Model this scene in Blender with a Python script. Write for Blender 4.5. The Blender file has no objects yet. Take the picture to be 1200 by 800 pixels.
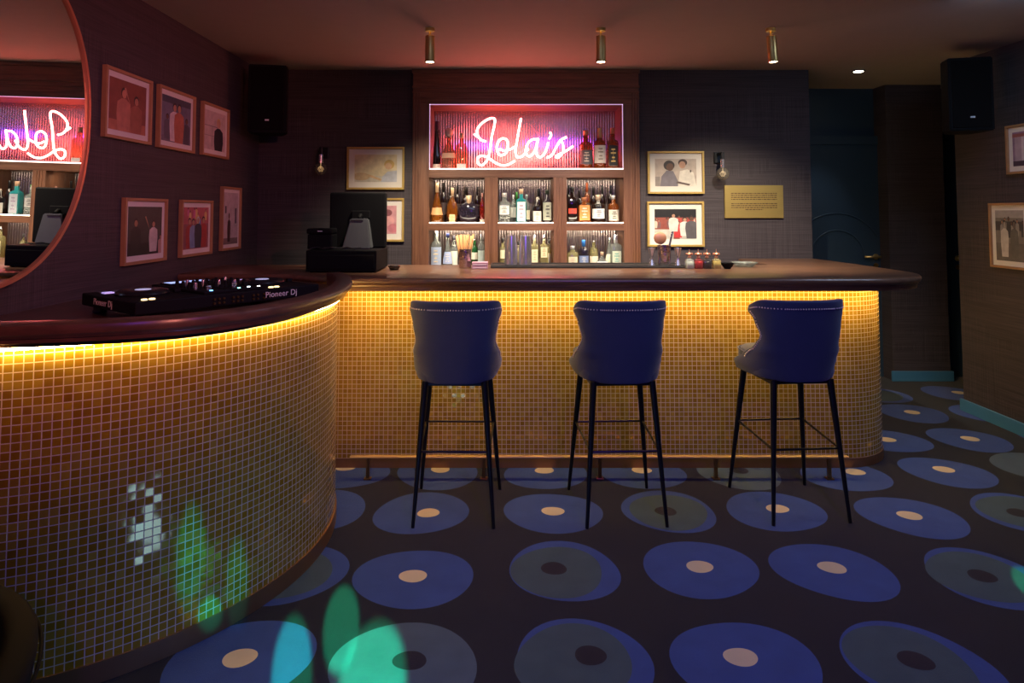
import bpy, bmesh, math, random
from mathutils import Vector, Matrix
random.seed(7)
C = bpy.context.scene.collection
PI = math.pi
# ------------------------------------------------------------------ camera / world / exposure
FPX, PITCH, HC, VPX, HZ = 800.0, math.radians(3.0), 1.5, 587.0, 248.0
PY0 = HZ - FPX * math.tan(PITCH)
cam = bpy.data.cameras.new('camera'); camo = bpy.data.objects.new('camera', cam); C.objects.link(camo)
camo.location = (0, 0, HC); camo.rotation_euler = (PI / 2 + PITCH, 0, 0)
cam.sensor_width = 36; cam.lens = FPX / 1200 * 36
cam.shift_x = (600 - VPX) / 1200; cam.shift_y = (PY0 - 400) / 1200
cam.clip_start = .05
bpy.context.scene.camera = camo
SC = bpy.context.scene
SC.view_settings.view_transform = 'Standard'; SC.view_settings.look = 'None'
SC.view_settings.gamma = 1; SC.view_settings.use_curve_mapping = False
SC.view_settings.exposure = 0.0
SC.cycles.use_denoising = True
SC.cycles.max_bounces = 8; SC.cycles.caustics_reflective = False; SC.cycles.caustics_refractive = False
SC.cycles.sample_clamp_indirect = 3.0
w = bpy.data.worlds.new('world'); SC.world = w; w.use_nodes = True
w.node_tree.nodes['Background'].inputs[0].default_value = (.5, .45, .6, 1)
w.node_tree.nodes['Background'].inputs[1].default_value = .015


def ray(px, py):
    u = (px - VPX) / FPX; v = -(py - PY0) / FPX
    return Vector((u, math.cos(PITCH) - v * math.sin(PITCH), math.sin(PITCH) + v * math.cos(PITCH)))
def atY(px, py, Y):
    d = ray(px, py); return Vector((0, 0, HC)) + d * (Y / d.y)
def atZ(px, py, Z):
    d = ray(px, py); return Vector((0, 0, HC)) + d * ((Z - HC) / d.z)
def atX(px, py, X):
    d = ray(px, py); return Vector((0, 0, HC)) + d * (X / d.x)

YB = 5.5                      # back wall
CEIL = atY(600, 82, YB).z
XL = atY(305, 82, YB).x       # left wall
XR = 3.5                      # right wall
TOP = 1.127                   # main counter top

def light(name, kind, loc, energy, color, target=None, size=.1, sizey=None, spot=60, blend=.3, spread=None):
    l = bpy.data.lights.new(name, kind); o = bpy.data.objects.new(name, l); C.objects.link(o)
    l.energy = energy; l.color = color; o.location = loc
    if kind == 'SPOT': l.spot_size = math.radians(spot); l.spot_blend = blend; l.shadow_soft_size = size
    elif kind == 'AREA':
        l.size = size
        if sizey: l.shape = 'RECTANGLE'; l.size_y = sizey
        if spread: l.spread = math.radians(spread)
    else: l.shadow_soft_size = size
    if target is not None:
        o.rotation_euler = (Vector(target) - Vector(loc)).to_track_quat('-Z', 'Y').to_euler()
    return o
BLUE = (.20, .03, 1.0); VIOLET = (.30, .08, 1.0); TEAL = (.0, 1.0, .40); RED = (1, .10, .06); WARM = (1, .84, .62)
# club lights of the room, on the ceiling behind the camera, plus added fill and glint lights
light('club_wash_blue', 'SPOT', (1.0, -1.2, 2.5), 138, BLUE, (.8, 3.2, .40), .08, spot=46, blend=.9)
light('club_wash_violet', 'SPOT', (.2, -1.4, 2.5), 52, VIOLET, (-1.0, 2.3, .1), .08, spot=40, blend=.9)
light('added_fill_white', 'AREA', (.5, 2.3, 2.58), 13, (.50, .62, 1.0), (.6, 2.6, 0), 2.2, .8)  # unseen soft fill, added to brighten the floor and stool seats
light('added_fill_white', 'AREA', (2.7, 3.3, 2.58), 12, (.50, .68, 1.0), (2.8, 3.9, 0), .6, .6)  # second added fill, cools the right wall and baseboard
light('club_beam_red', 'SPOT', (1.2, -.4, 2.3), 260, (1, .27, .20), (-1.9, 2.9, 2.1), .05, spot=50, blend=.9)
light('club_beam_blue', 'SPOT', (1.8, .4, 2.4), 60, (.22, .05, 1), (-1.95, 3.9, 1.55), .05, spot=34, blend=.9)
def gobo(src, tgt, e, angle, sx, blend=.5, col=TEAL):
    o = light('gobo_beam', 'SPOT', src, e, col, tgt, .008, spot=angle, blend=blend); o.scale = (sx, 1, 1); return o
gobo((-.2, .6, 2.5), atZ(342, 790, 0), 1400, 11, .24)
gobo((-.2, .6, 2.5), atZ(400, 735, 0), 1700, 8.5, .30)
gobo((-.2, .6, 2.5), atZ(436, 805, 0), 1700, 12, .38)
gobo((1.0, .6, 2.5), atZ(1205, 683, 0), 700, 3.6, .5)
gobo((.4, .3, 2.5), (-1.05, 2.40, .34), 240, 6, .35, .9, (0, .75, 1))
gobo((.4, .3, 2.5), (-.93, 2.52, .20), 240, 5, .35, .9, (0, .75, 1))
gobo((.4, .3, 2.5), (-1.00, 2.45, .13), 600, 1.8, 1, .8, (0, .8, 1))
light('glint_helper', 'POINT', (-.48, 1.86, .10), 4.5, (.10, .26, 1), None, .12)  # unseen low light, added only to draw glints on the curved mosaic

# ------------------------------------------------------------------ materials
def nm(name):
    m = bpy.data.materials.new(name); m.use_nodes = True
    nt = m.node_tree; return m, nt, nt.nodes['Principled BSDF']
def mat(name, col, rough=.5, metal=0, var=.12, scale=12, bump=0, bscale=60, coat=0, sheen=0, emit=None, estr=0, stretch=(1, 1, 1), spec=.5):
    m, nt, b = nm(name); N = nt.nodes; L = nt.links
    tc = N.new('ShaderNodeTexCoord'); mp = N.new('ShaderNodeMapping'); mp.inputs['Scale'].default_value = stretch
    L.new(tc.outputs['Object'], mp.inputs['Vector'])
    n = N.new('ShaderNodeTexNoise'); n.inputs['Scale'].default_value = scale; n.inputs['Detail'].default_value = 4
    L.new(mp.outputs[0], n.inputs['Vector'])
    mx = N.new('ShaderNodeMix'); mx.data_type = 'RGBA'
    mx.inputs[6].default_value = tuple(c * (1 - var) for c in col) + (1,)
    mx.inputs[7].default_value = tuple(min(1, c * (1 + var)) for c in col) + (1,)
    L.new(n.outputs[0], mx.inputs[0]); L.new(mx.outputs[2], b.inputs['Base Color'])
    b.inputs['Roughness'].default_value = rough; b.inputs['Metallic'].default_value = metal
    b.inputs['Coat Weight'].default_value = coat; b.inputs['Sheen Weight'].default_value = sheen
    b.inputs['Specular IOR Level'].default_value = spec
    if bump:
        n2 = N.new('ShaderNodeTexNoise'); n2.inputs['Scale'].default_value = bscale; L.new(mp.outputs[0], n2.inputs['Vector'])
        bp = N.new('ShaderNodeBump'); bp.inputs['Strength'].default_value = bump; bp.inputs['Distance'].default_value = .004
        L.new(n2.outputs[0], bp.inputs['Height']); L.new(bp.outputs[0], b.inputs['Normal'])
    if emit: b.inputs['Emission Color'].default_value = (*emit, 1); b.inputs['Emission Strength'].default_value = estr
    return m
def math_n(nt, op, a, b=None, c=None):
    n = nt.nodes.new('ShaderNodeMath'); n.operation = op
    for i, v in enumerate((a, b, c)):
        if v is None: continue
        if isinstance(v, (int, float)): n.inputs[i].default_value = v
        else: nt.links.new(v, n.inputs[i])
    return n.outputs[0]
def glass(name, col, clear=.6, rough=.05):
    m, nt, b = nm(name); N = nt.nodes; L = nt.links
    b.inputs['Base Color'].default_value = tuple(c * .45 for c in col) + (1,); b.inputs['Roughness'].default_value = rough
    b.inputs['Specular IOR Level'].default_value = .8; b.inputs['Coat Weight'].default_value = .3
    n = N.new('ShaderNodeTexNoise'); n.inputs['Scale'].default_value = 8
    r = math_n(nt, 'MULTIPLY_ADD', n.outputs[0], .06, rough); L.new(r, b.inputs['Roughness'])
    t = N.new('ShaderNodeBsdfTransparent'); k = .5
    t.inputs[0].default_value = tuple(min(1, c + (1 - max(col)) * k) for c in col) + (1,)
    mx = N.new('ShaderNodeMixShader'); mx.inputs[0].default_value = 1 - clear
    L.new(t.outputs[0], mx.inputs[1]); L.new(b.outputs[0], mx.inputs[2]); L.new(mx.outputs[0], N['Material Output'].inputs[0])
    return m
def wood(name, c1, c2, rough=.38, stretch=(1, 14, 14), coat=.2):
    m, nt, b = nm(name); N = nt.nodes; L = nt.links
    tc = N.new('ShaderNodeTexCoord'); mp = N.new('ShaderNodeMapping'); mp.inputs['Scale'].default_value = stretch
    L.new(tc.outputs['Object'], mp.inputs[0])
    n = N.new('ShaderNodeTexNoise'); n.inputs['Scale'].default_value = 3; n.inputs['Detail'].default_value = 8; n.inputs['Distortion'].default_value = .6
    L.new(mp.outputs[0], n.inputs[0])
    cr = N.new('ShaderNodeValToRGB'); cr.color_ramp.elements[0].position = .3; cr.color_ramp.elements[1].position = .7
    cr.color_ramp.elements[0].color = (*c1, 1); cr.color_ramp.elements[1].color = (*c2, 1)
    L.new(n.outputs[0], cr.inputs[0]); L.new(cr.outputs[0], b.inputs['Base Color'])
    b.inputs['Roughness'].default_value = rough; b.inputs['Coat Weight'].default_value = coat; b.inputs['Coat Roughness'].default_value = .25
    bp = N.new('ShaderNodeBump'); bp.inputs['Strength'].default_value = .15; bp.inputs['Distance'].default_value = .002
    L.new(n.outputs[0], bp.inputs['Height']); L.new(bp.outputs[0], b.inputs['Normal'])
    return m
def wallpaper(name, axis, base, line):
    # woven grasscloth: fine horizontal reeds of uneven tone, fainter vertical threads
    m, nt, b = nm(name); N = nt.nodes; L = nt.links
    tc = N.new('ShaderNodeTexCoord'); sp = N.new('ShaderNodeSeparateXYZ'); L.new(tc.outputs['Object'], sp.inputs[0])
    h = sp.outputs[axis]; z = sp.outputs[2]
    def noise(sx, sz, sc, det=3):
        cb = N.new('ShaderNodeCombineXYZ'); L.new(math_n(nt, 'MULTIPLY', h, sx), cb.inputs[0]); L.new(math_n(nt, 'MULTIPLY', z, sz), cb.inputs[1])
        n = N.new('ShaderNodeTexNoise'); n.inputs['Scale'].default_value = sc; n.inputs['Detail'].default_value = det; L.new(cb.outputs[0], n.inputs[0]); return n.outputs[0]
    fine = noise(1.2, 55, 2.2); rows = noise(.4, 14, 2.2, 2); vert = noise(60, 1.0, 2.0)
    blocks = noise(1.1, 2.2, 1.5, 1)
    v = math_n(nt, 'MULTIPLY', math_n(nt, 'SUBTRACT', vert, .5), math_n(nt, 'MULTIPLY', math_n(nt, 'GREATER_THAN', blocks, .5), .7))
    s = math_n(nt, 'ADD', math_n(nt, 'MULTIPLY', fine, .65), math_n(nt, 'ADD', math_n(nt, 'MULTIPLY', rows, .35), v))
    cr = N.new('ShaderNodeValToRGB'); cr.color_ramp.elements[0].position = .30; cr.color_ramp.elements[1].position = .80
    cr.color_ramp.elements[0].color = (*base, 1); cr.color_ramp.elements[1].color = (*line, 1)
    L.new(s, cr.inputs[0]); L.new(cr.outputs[0], b.inputs['Base Color'])
    b.inputs['Roughness'].default_value = .62; b.inputs['Specular IOR Level'].default_value = .35
    bp = N.new('ShaderNodeBump'); bp.inputs['Strength'].default_value = .55; bp.inputs['Distance'].default_value = .004
    L.new(s, bp.inputs['Height']); L.new(bp.outputs[0], b.inputs['Normal'])
    return m
def mosaic(name):
    m, nt, b = nm(name); N = nt.nodes; L = nt.links
    uv = N.new('ShaderNodeUVMap'); sp = N.new('ShaderNodeSeparateXYZ'); L.new(uv.outputs[0], sp.inputs[0])
    p = .0268
    us = math_n(nt, 'DIVIDE', sp.outputs[0], p); vs = math_n(nt, 'DIVIDE', sp.outputs[1], p)
    fu = math_n(nt, 'FRACT', us); fv = math_n(nt, 'FRACT', vs)
    def edge(f):
        return math_n(nt, 'ABSOLUTE', math_n(nt, 'SUBTRACT', f, .5))
    g = math_n(nt, 'GREATER_THAN', math_n(nt, 'MAXIMUM', edge(fu), edge(fv)), .442)
    cb = N.new('ShaderNodeCombineXYZ'); L.new(math_n(nt, 'FLOOR', us), cb.inputs[0]); L.new(math_n(nt, 'FLOOR', vs), cb.inputs[1])
    wn = N.new('ShaderNodeTexWhiteNoise'); wn.noise_dimensions = '2D'; L.new(cb.outputs[0], wn.inputs[0])
    cr = N.new('ShaderNodeValToRGB'); e = cr.color_ramp.elements
    e[0].color = (.50, .26, .018, 1); e[1].color = (.64, .39, .05, 1); e[1].position = 1
    x = e.new(.5); x.color = (.57, .32, .025, 1)
    L.new(wn.outputs['Value'], cr.inputs[0])
    mx = N.new('ShaderNodeMix'); mx.data_type = 'RGBA'; L.new(g, mx.inputs[0]); L.new(cr.outputs[0], mx.inputs[6]); mx.inputs[7].default_value = (.76, .60, .42, 1)
    L.new(mx.outputs[2], b.inputs['Base Color'])
    inv = math_n(nt, 'SUBTRACT', 1, g)
    L.new(math_n(nt, 'MULTIPLY', inv, .35), b.inputs['Metallic'])
    L.new(math_n(nt, 'MULTIPLY_ADD', g, .6, .09), b.inputs['Roughness'])
    # every glass tile is set at its own slight tilt
    geo = N.new('ShaderNodeNewGeometry')
    vm = N.new('ShaderNodeVectorMath'); vm.operation = 'SUBTRACT'; L.new(wn.outputs['Color'], vm.inputs[0]); vm.inputs[1].default_value = (.5, .5, .5)
    vs2 = N.new('ShaderNodeVectorMath'); vs2.operation = 'SCALE'; L.new(vm.outputs[0], vs2.inputs[0]); L.new(math_n(nt, 'MULTIPLY', inv, .10), vs2.inputs['Scale'])
    va = N.new('ShaderNodeVectorMath'); va.operation = 'ADD'; L.new(geo.outputs['Normal'], va.inputs[0]); L.new(vs2.outputs[0], va.inputs[1])
    vn = N.new('ShaderNodeVectorMath'); vn.operation = 'NORMALIZE'; L.new(va.outputs[0], vn.inputs[0])
    bp = N.new('ShaderNodeBump'); bp.inputs['Strength'].default_value = .4; bp.inputs['Distance'].default_value = .002
    L.new(inv, bp.inputs['Height']); L.new(vn.outputs[0], bp.inputs['Normal']); L.new(bp.outputs[0], b.inputs['Normal'])
    return m
def emis(name, col, s):
    m, nt, b = nm(name); b.inputs['Base Color'].default_value = (.8, .8, .8, 1)
    b.inputs['Emission Color'].default_value = (*col, 1); b.inputs['Emission Strength'].default_value = s
    return m
def carpet(name, col, var=.25):
    m = mat(name, col, .95, 0, var, 9, .5, 420, sheen=.15, spec=.1)
    return m

M = dict(
    wall=wallpaper('grasscloth', 0, (.040, .032, .038), (.092, .075, .084)),
    wall_l=wallpaper('grasscloth_side', 1, (.040, .032, .038), (.092, .075, .084)),
    ceiling=mat('ceiling_paint', (.44, .39, .36), .8, var=.04),
    walnut=wood('walnut_vertical', (.13, .052, .028), (.25, .11, .06), .42, (16, 16, 1)),
    walnut_h=wood('walnut_horizontal', (.13, .052, .028), (.25, .11, .06), .42, (1, 16, 16)),
    top=wood('walnut_worktop', (.11, .052, .03), (.21, .105, .06), .30, (1, 12, 12), .35),
    topdark=wood('walnut_curved_top', (.075, .036, .025), (.15, .07, .045), .30, (4, 4, 10), .35),
    tile=mosaic('gold_mosaic'),
    copper=mat('bronze_plinth', (.30, .15, .06), .45, .5),
    brass=mat('brass', (.80, .55, .20), .34, .85, .05),
    brass_dark=mat('aged_brass', (.30, .18, .06), .3, .9),
    plaque=mat('brushed_brass', (.62, .44, .14), .38, .75, .10, 6, stretch=(1, 1, 30)),
    gold=mat('gold_frame_wood', (.52, .35, .10), .4, .25, .12, 20),
    oak=mat('oak_frame_wood', (.42, .22, .10), .5, 0, .15, 18),
    mount=mat('mount_board', (.78, .74, .68), .8, 0, .03),
    black=mat('black_metal', (.010, .010, .011), .35, .3),
    blackp=mat('black_plastic', (.008, .008, .009), .65, spec=.08),
    blackr=mat('black_rubber', (.010, .009, .010), .75),
    greyp=mat('grey_plastic', (.075, .08, .088), .5),
    velvet=mat('blue_velvet', (.042, .052, .115), .8, 0, .2, 5, .2, 200, sheen=.3, spec=.2),
    blackv=mat('black_velvet', (.005, .004, .004), .85, 0, .2, 8, spec=.15),
    navy=mat('navy_paint', (.022, .045, .075), .45, 0, .05),
    teal=mat('teal_paint', (.06, .20, .36), .45, 0, .05),
    chrome=mat('steel', (.72, .69, .76), .22, .9, .04),
    copperm=mat('polished_copper', (.72, .34, .20), .4, .7, .05),
    white=mat('white_print', (.75, .75, .72), .6), paper=mat('paper_label', (.72, .66, .54), .7, 0, .1, 90),
    ink=mat('dark_ink', (.03, .025, .03), .6),
    led=emis('warm_led', (1, .66, .20), 70),
    ledw=emis('white_led', (1, .86, .66), 14),
    ledp=emis('pink_led', (.9, .55, .95), .7),
    lamp=emis('lamp_lens', (1, .88, .62), 30),
    neon=emis('neon_tube', (1, .14, .11), 38),
)
def photomat(c):
    return mat('photo_tone', c, .5, 0, .38, 22)
def colmat(c, rough=.6, metal=0, key={}):
    k = (tuple(round(v, 3) for v in c), rough, metal)
    if k not in key: key[k] = mat('paint_%d' % len(key), c, rough, metal, .15, 40)
    return key[k]

# ------------------------------------------------------------------ mesh helpers
def link(name, me, m=None, parent=None, mats=None, smooth=False):
    o = bpy.data.objects.new(name, me); C.objects.link(o)
    for mm in (mats or ([m] if m else [])): me.materials.append(mm)
    if smooth:
        for p in me.polygons: p.use_smooth = True
        try: me.set_sharp_from_angle(angle=math.radians(38))
        except Exception: pass
    if parent: o.parent = parent
    return o
def obj(name, bm, m=None, parent=None, mats=None, smooth=False):
    bmesh.ops.recalc_face_normals(bm, faces=bm.faces)
    me = bpy.data.meshes.new(name); bm.to_mesh(me); bm.free()
    return link(name, me, m, parent, mats, smooth)
def thing(name, label, cat, loc=(0, 0, 0), rz=0, group=None):
    o = bpy.data.objects.new(name, None); C.objects.link(o); o.empty_display_size = .05
    o.location = loc; o.rotation_euler = (0, 0, rz); o['label'] = label; o['category'] = cat
    if group: o['group'] = group
    return o
def struct(o): o['kind'] = 'structure'; return o
def box(bm, x0, x1, y0, y1, z0, z1, mi=0, bev=0, M4=None):
    r = bmesh.ops.create_cube(bm, size=1)['verts']
    for v in r:
        v.co = Vector(((x0 + x1) / 2 + v.co.x * (x1 - x0), (y0 + y1) / 2 + v.co.y * (y1 - y0), (z0 + z1) / 2 + v.co.z * (z1 - z0)))
    fs = {f for v in r for f in v.link_faces}
    for f in fs: f.material_index = mi
    if bev:
        es = list({e for v in r for e in v.link_edges})
        g = bmesh.ops.bevel(bm, geom=es, offset=bev, segments=2, affect='EDGES', profile=.5)
        r = list({v for f in g['faces'] for v in f.verts} | {v for v in r if v.is_valid})
        for f in g['faces']: f.material_index = mi
        # all verts connected
        seen = set(r); st = list(r)
        while st:
            v = st.pop()
            for e in v.link_edges:
                o2 = e.other_vert(v)
                if o2 not in seen: seen.add(o2); st.append(o2)
        r = list(seen)
    if M4 is not None: bmesh.ops.transform(bm, matrix=M4, verts=r)
    return r
def bx(*a, bev=0):
    bm = bmesh.new(); box(bm, *a, bev=bev); return bm
def tube(bm, pts, r, seg=10, closed=False, mi=0, taper=None):
    pts = [Vector(p) for p in pts]; n = len(pts); rings = []
    prev = None
    for i, p in enumerate(pts):
        a = pts[(i - 1) % n] if (i > 0 or closed) else p; b = pts[(i + 1) % n] if (i < n - 1 or closed) else p
        t = (b - a).normalized()
        if prev is None:
            up = Vector((0, 0, 1)) if abs(t.z) < .9 else Vector((1, 0, 0)); s = t.cross(up).normalized()
        else:
            s = (prev - t * prev.dot(t)).normalized()
        prev = s; q = t.cross(s); rr = r if taper is None else taper(i / (n - 1))
        rings.append([bm.verts.new(p + (s * math.cos(k * 2 * PI / seg) + q * math.sin(k * 2 * PI / seg)) * rr) for k in range(seg)])
    rng = n if closed else n - 1
    for i in range(rng):
        A, B = rings[i], rings[(i + 1) % n]
        for k in range(seg):
            f = bm.faces.new((A[k], A[(k + 1) % seg], B[(k + 1) % seg], B[k])); f.material_index = mi; f.smooth = True
    if not closed:
        for rg in (rings[0], rings[-1]):
            f = bm.faces.new(rg); f.material_index = mi
def lathe(bm, prof, seg=24, c=(0, 0, 0), n=2.0, dy=1.0, a0=0, a1=2 * PI, mi=0, cap=True, sx=1.0):
    """prof: [(z, r)]; n superellipse exponent of the section, dy depth ratio"""
    full = abs(a1 - a0 - 2 * PI) < 1e-6; cnt = seg if full else seg + 1; rings = []
    for z, r in prof:
        nn = n if r > 0 else 2
        rg = []
        for k in range(cnt):
            a = a0 + (a1 - a0) * k / seg; ca, sa = math.cos(a), math.sin(a)
            x = math.copysign(abs(ca) ** (2 / nn), ca) * r * sx; y = math.copysign(abs(sa) ** (2 / nn), sa) * r * dy
            rg.append(bm.verts.new((c[0] + x, c[1] + y, c[2] + z)))
        rings.append(rg)
    for A, B in zip(rings, rings[1:]):
        for k in range(cnt if full else cnt - 1):
            k2 = (k + 1) % cnt
            f = bm.faces.new((A[k], A[k2], B[k2], B[k])); f.material_index = mi; f.smooth = True
    if cap and full:
        for rg in (rings[0], rings[-1]):
            f = bm.faces.new(rg); f.material_index = mi
    return rings
def catmull(pts, sub=6, closed=False):
    pts = [Vector(p) for p in pts]; n = len(pts); out = []
    for i in range(n if closed else n - 1):
        p1, p2 = pts[i], pts[(i + 1) % n]
        p0 = pts[i - 1] if (i > 0 or closed) else p1; p3 = pts[(i + 2) % n] if (i + 2 < n or closed) else p2
        for k in range(sub):
            t = k / sub
            out.append(.5 * ((2 * p1) + (p2 - p0) * t + (2 * p0 - 5 * p1 + 4 * p2 - p3) * t * t + (3 * p1 - p0 - 3 * p2 + p3) * t ** 3))
    if not closed: out.append(pts[-1])
    return out
def ring_stack(name, outline, prof, m, parent, smooth=True):
    """closed outline of 2D points (CCW), prof [(outward offset, z)] -> capped solid with a moulded edge"""
    n = len(outline); bm = bmesh.new(); N2 = []
    for i in range(n):
        a, b = outline[i - 1], outline[(i + 1) % n]; t = Vector((b[0] - a[0], b[1] - a[1])).normalized(); N2.append((t.y, -t.x))
    rings = [[bm.verts.new((p[0] + q[0] * o, p[1] + q[1] * o, z)) for p, q in zip(outline, N2)] for o, z in prof]
    for A, B in zip(rings, rings[1:]):
        for k in range(n): bm.faces.new((A[k], A[(k + 1) % n], B[(k + 1) % n], B[k]))
    bm.faces.new(rings[0]); bm.faces.new(rings[-1])
    return obj(name, bm, m, parent, smooth=smooth)
def strip_wall(name, path, z0, z1, m, parent, uvs=True, thick=0):
    """vertical skin along a plan path with UVs in metres"""
    bm = bmesh.new(); uvl = bm.loops.layers.uv.new('UVMap'); s = 0; prev = None; cols = []
    for p in path:
        if prev is not None: s += (Vector(p) - Vector(prev)).length
        prev = p; cols.append((bm.verts.new((p[0], p[1], z0)), bm.verts.new((p[0], p[1], z1)), s))
    for a, b in zip(cols, cols[1:]):
        f = bm.faces.new((a[0], b[0], b[1], a[1])); f.smooth = True
        for l, (uu, vv) in zip(f.loops, ((a[2], 0), (b[2], 0), (b[2], z1 - z0), (a[2], z1 - z0))): l[uvl].uv = (uu, vv)
    me = bpy.data.meshes.new(name); bm.to_mesh(me); bm.free()
    return link(name, me, m, parent)
def sweep(bm, path, prof, mi=0):
    """open plan path, closed profile of (outward offset, z)"""
    n = len(path); rings = []
    for i, p in enumerate(path):
        a = path[max(i - 1, 0)]; b = path[min(i + 1, n - 1)]; t = Vector((b[0] - a[0], b[1] - a[1])).normalized(); q = (t.y, -t.x)
        rings.append([bm.verts.new((p[0] + q[0] * o, p[1] + q[1] * o, z)) for o, z in prof])
    for A, B in zip(rings, rings[1:]):
        for k in range(len(prof)):
            f = bm.faces.new((A[k], A[(k + 1) % len(prof)], B[(k + 1) % len(prof)], B[k])); f.material_index = mi
    bm.faces.new(rings[0]); bm.faces.new(rings[-1])
def arc(cx, cy, r, a0, a1, n):
    return [(cx + r * math.cos(a0 + (a1 - a0) * i / n), cy + r * math.sin(a0 + (a1 - a0) * i / n)) for i in range(n + 1)]
def text_mesh(name, body, size, m, parent, M4, extrude=.0006, shear=0, spacing=1):
    cu = bpy.data.curves.new(name, 'FONT'); cu.body = body; cu.size = size; cu.extrude = extrude; cu.align_x = 'CENTER'; cu.align_y = 'CENTER'
    cu.shear = shear; cu.space_character = spacing
    to = bpy.data.objects.new(name, cu); C.objects.link(to); dg = bpy.context.evaluated_depsgraph_get()
    me = bpy.data.meshes.new_from_object(to.evaluated_get(dg)); bpy.data.objects.remove(to)
    me.transform(M4); return link(name, me, m, parent)
def copy_tree(o, parent=None):
    c = o.copy(); C.objects.link(c)
    if parent: c.parent = parent
    for ch in [x for x in bpy.data.objects if x.parent == o]: copy_tree(ch, c)
    return c

# ------------------------------------------------------------------ room shell
def slab(name, x0, x1, y0, y1, z0, z1, m): return struct(obj(name, bx(x0, x1, y0, y1, z0, z1), m))
CX0, CX1 = atY(484, 200, YB).x, atY(748.5, 200, YB).x        # back bar cabinet
XE = atY(950, 200, YB).x                                     # end of back wall
YD = 6.25                                                    # deeper wall with the doors
slab('wall_left', XL - .12, XL, -2.5, YB + .6, 0, CEIL, M['wall_l'])
slab('wall_back_left', XL, CX0, YB, YB + .5, 0, CEIL, M['wall'])
slab('wall_back_right', CX1, XE, YB, YD, 0, CEIL, M['wall'])
YR = atZ(1131, 481, 0).y
slab('wall_right', XR, XR + .15, -2.5, YR, 0, CEIL, M['wall_l'])
PX0, PX1 = atY(1047, 440, YD - .1).x, atY(1114, 440, YD - .1).x
slab('wall_pier', PX0, PX1, YD - .1, YD + .1, 0, CEIL, M['wall'])
slab('wall_recess', XE - .1, 5.2, YD + .1, YD + .2, 0, CEIL, M['navy'])
slab('wall_recess_side', 5.1, 5.2, YR, YD + .1, 0, CEIL, M['navy'])
slab('wall_right_return', XR + .15, 5.2, YR - .15, YR, 0, CEIL, M['wall'])
slab('ceiling', XL - .12, 5.3, -2.5, YD + .3, CEIL, CEIL + .1, M['ceiling'])
def bb(name, x0, x1, y0, y1): return struct(obj(name, bx(x0, x1, y0, y1, 0, .088, bev=.004), M['teal']))
bb('baseboard_right', XR - .02, XR, -2.5, YR + .02)
bb('baseboard_pier', PX0 - .02, PX1 + .02, YD - .12, YD - .1)

# carpet: charcoal pile with inlaid eye motifs (part of the floor mesh)
def blob(bm, cx, cy, rx, ry, z, mi, ph, wob=.04, n=48, rot=0):
    vs = []
    for k in range(n):
        a = 2 * PI * k / n; r = 1 + wob * math.sin(2 * a + ph) + wob * .6 * math.sin(3 * a + ph * 1.7)
        x, y = rx * r * math.cos(a), ry * r * math.sin(a)
        vs.append(bm.verts.new((cx + x * math.cos(rot) - y * math.sin(rot), cy + x * math.sin(rot) + y * math.cos(rot), z)))
    f = bm.faces.new(vs); f.material_index = mi
eyes = [(281, 775, 'B', 281, 771), (474, 778, 'G', 480, 774), (683, 776, 'T', 692, 768), (874, 776, 'B', 868, 770), (1078, 778, 'T', 1073, 774),
        (340, 671, 'T', 330, 668), (485, 676, 'B', 484, 675), (661, 667, 'T', 649, 666), (820, 665, 'B', 820, 664), (976, 668, 'B', 975, 665), (1158, 676, 'T', 1151, 675), (1345, 690, 'B', 1345, 690),
        (375, 596, 'B', 370, 596), (494, 600, 'B', 502, 601), (648, 600, 'B', 648, 599), (783, 598, 'T', 780, 599), (908, 598, 'B', 911, 596), (1068, 605, 'B', 1066, 604), (1200, 601, 'T', 1194, 601),
        (405, 554, 'B', 405, 548), (513, 554, 'B', 516, 550), (640, 554, 'B', 638, 551), (752, 554, 'B', 752, 551), (866, 554, 'G', 866, 551), (990, 557, 'B', 1002, 553), (1110, 553, 'B', 1106, 550), (1215, 547, 'G', 1222, 546),
        (1042, 516, 'B', 1039, 515), (1136, 515, 'B', 1137, 514), (1240, 512, 'B', 1240, 512), (940, 517, 'B', 940, 517),
        (1070, 484, 'B', 1069, 483), (1030, 463, 'T', 1020, 462), (1119, 461, 'B', 1124, 460), (1155, 484, 'B', 1155, 484), (985, 484, 'B', 985, 484)]
bm = bmesh.new(); box(bm, XL - .12, 5.3, -2.5, YD + .3, -.1, 0)
for i, (px, py, k, dx, dy) in enumerate(eyes):
    c = atZ(px, py, 0); d = atZ(dx, dy, 0); ph = i * 2.39; R = .238
    blob(bm, c.x, c.y, R * 1.0, R * .98, .0006, 2 if k == 'G' else 1, ph, .045)
    if k == 'T': blob(bm, c.x + (-.03 if i % 3 else .0), c.y + (-.012 if i % 2 else .01), R * .84, R * .82, .0010, 3, ph + 1, .05)
    dk = k != 'B'
    blob(bm, d.x, d.y, .056, .05, .0014, 5 if dk else 4, ph, .04, 28)
ob = struct(obj('floor', bm, mats=[carpet('carpet_charcoal', (.010, .012, .020)), carpet('carpet_blue', (.034, .072, .27)), carpet('carpet_slate', (.065, .10, .15)),
     carpet('carpet_sage', (.050, .085, .11)), carpet('carpet_cream', (.62, .50, .36), .1), carpet('carpet_dark', (.016, .014, .022))]))

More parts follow.
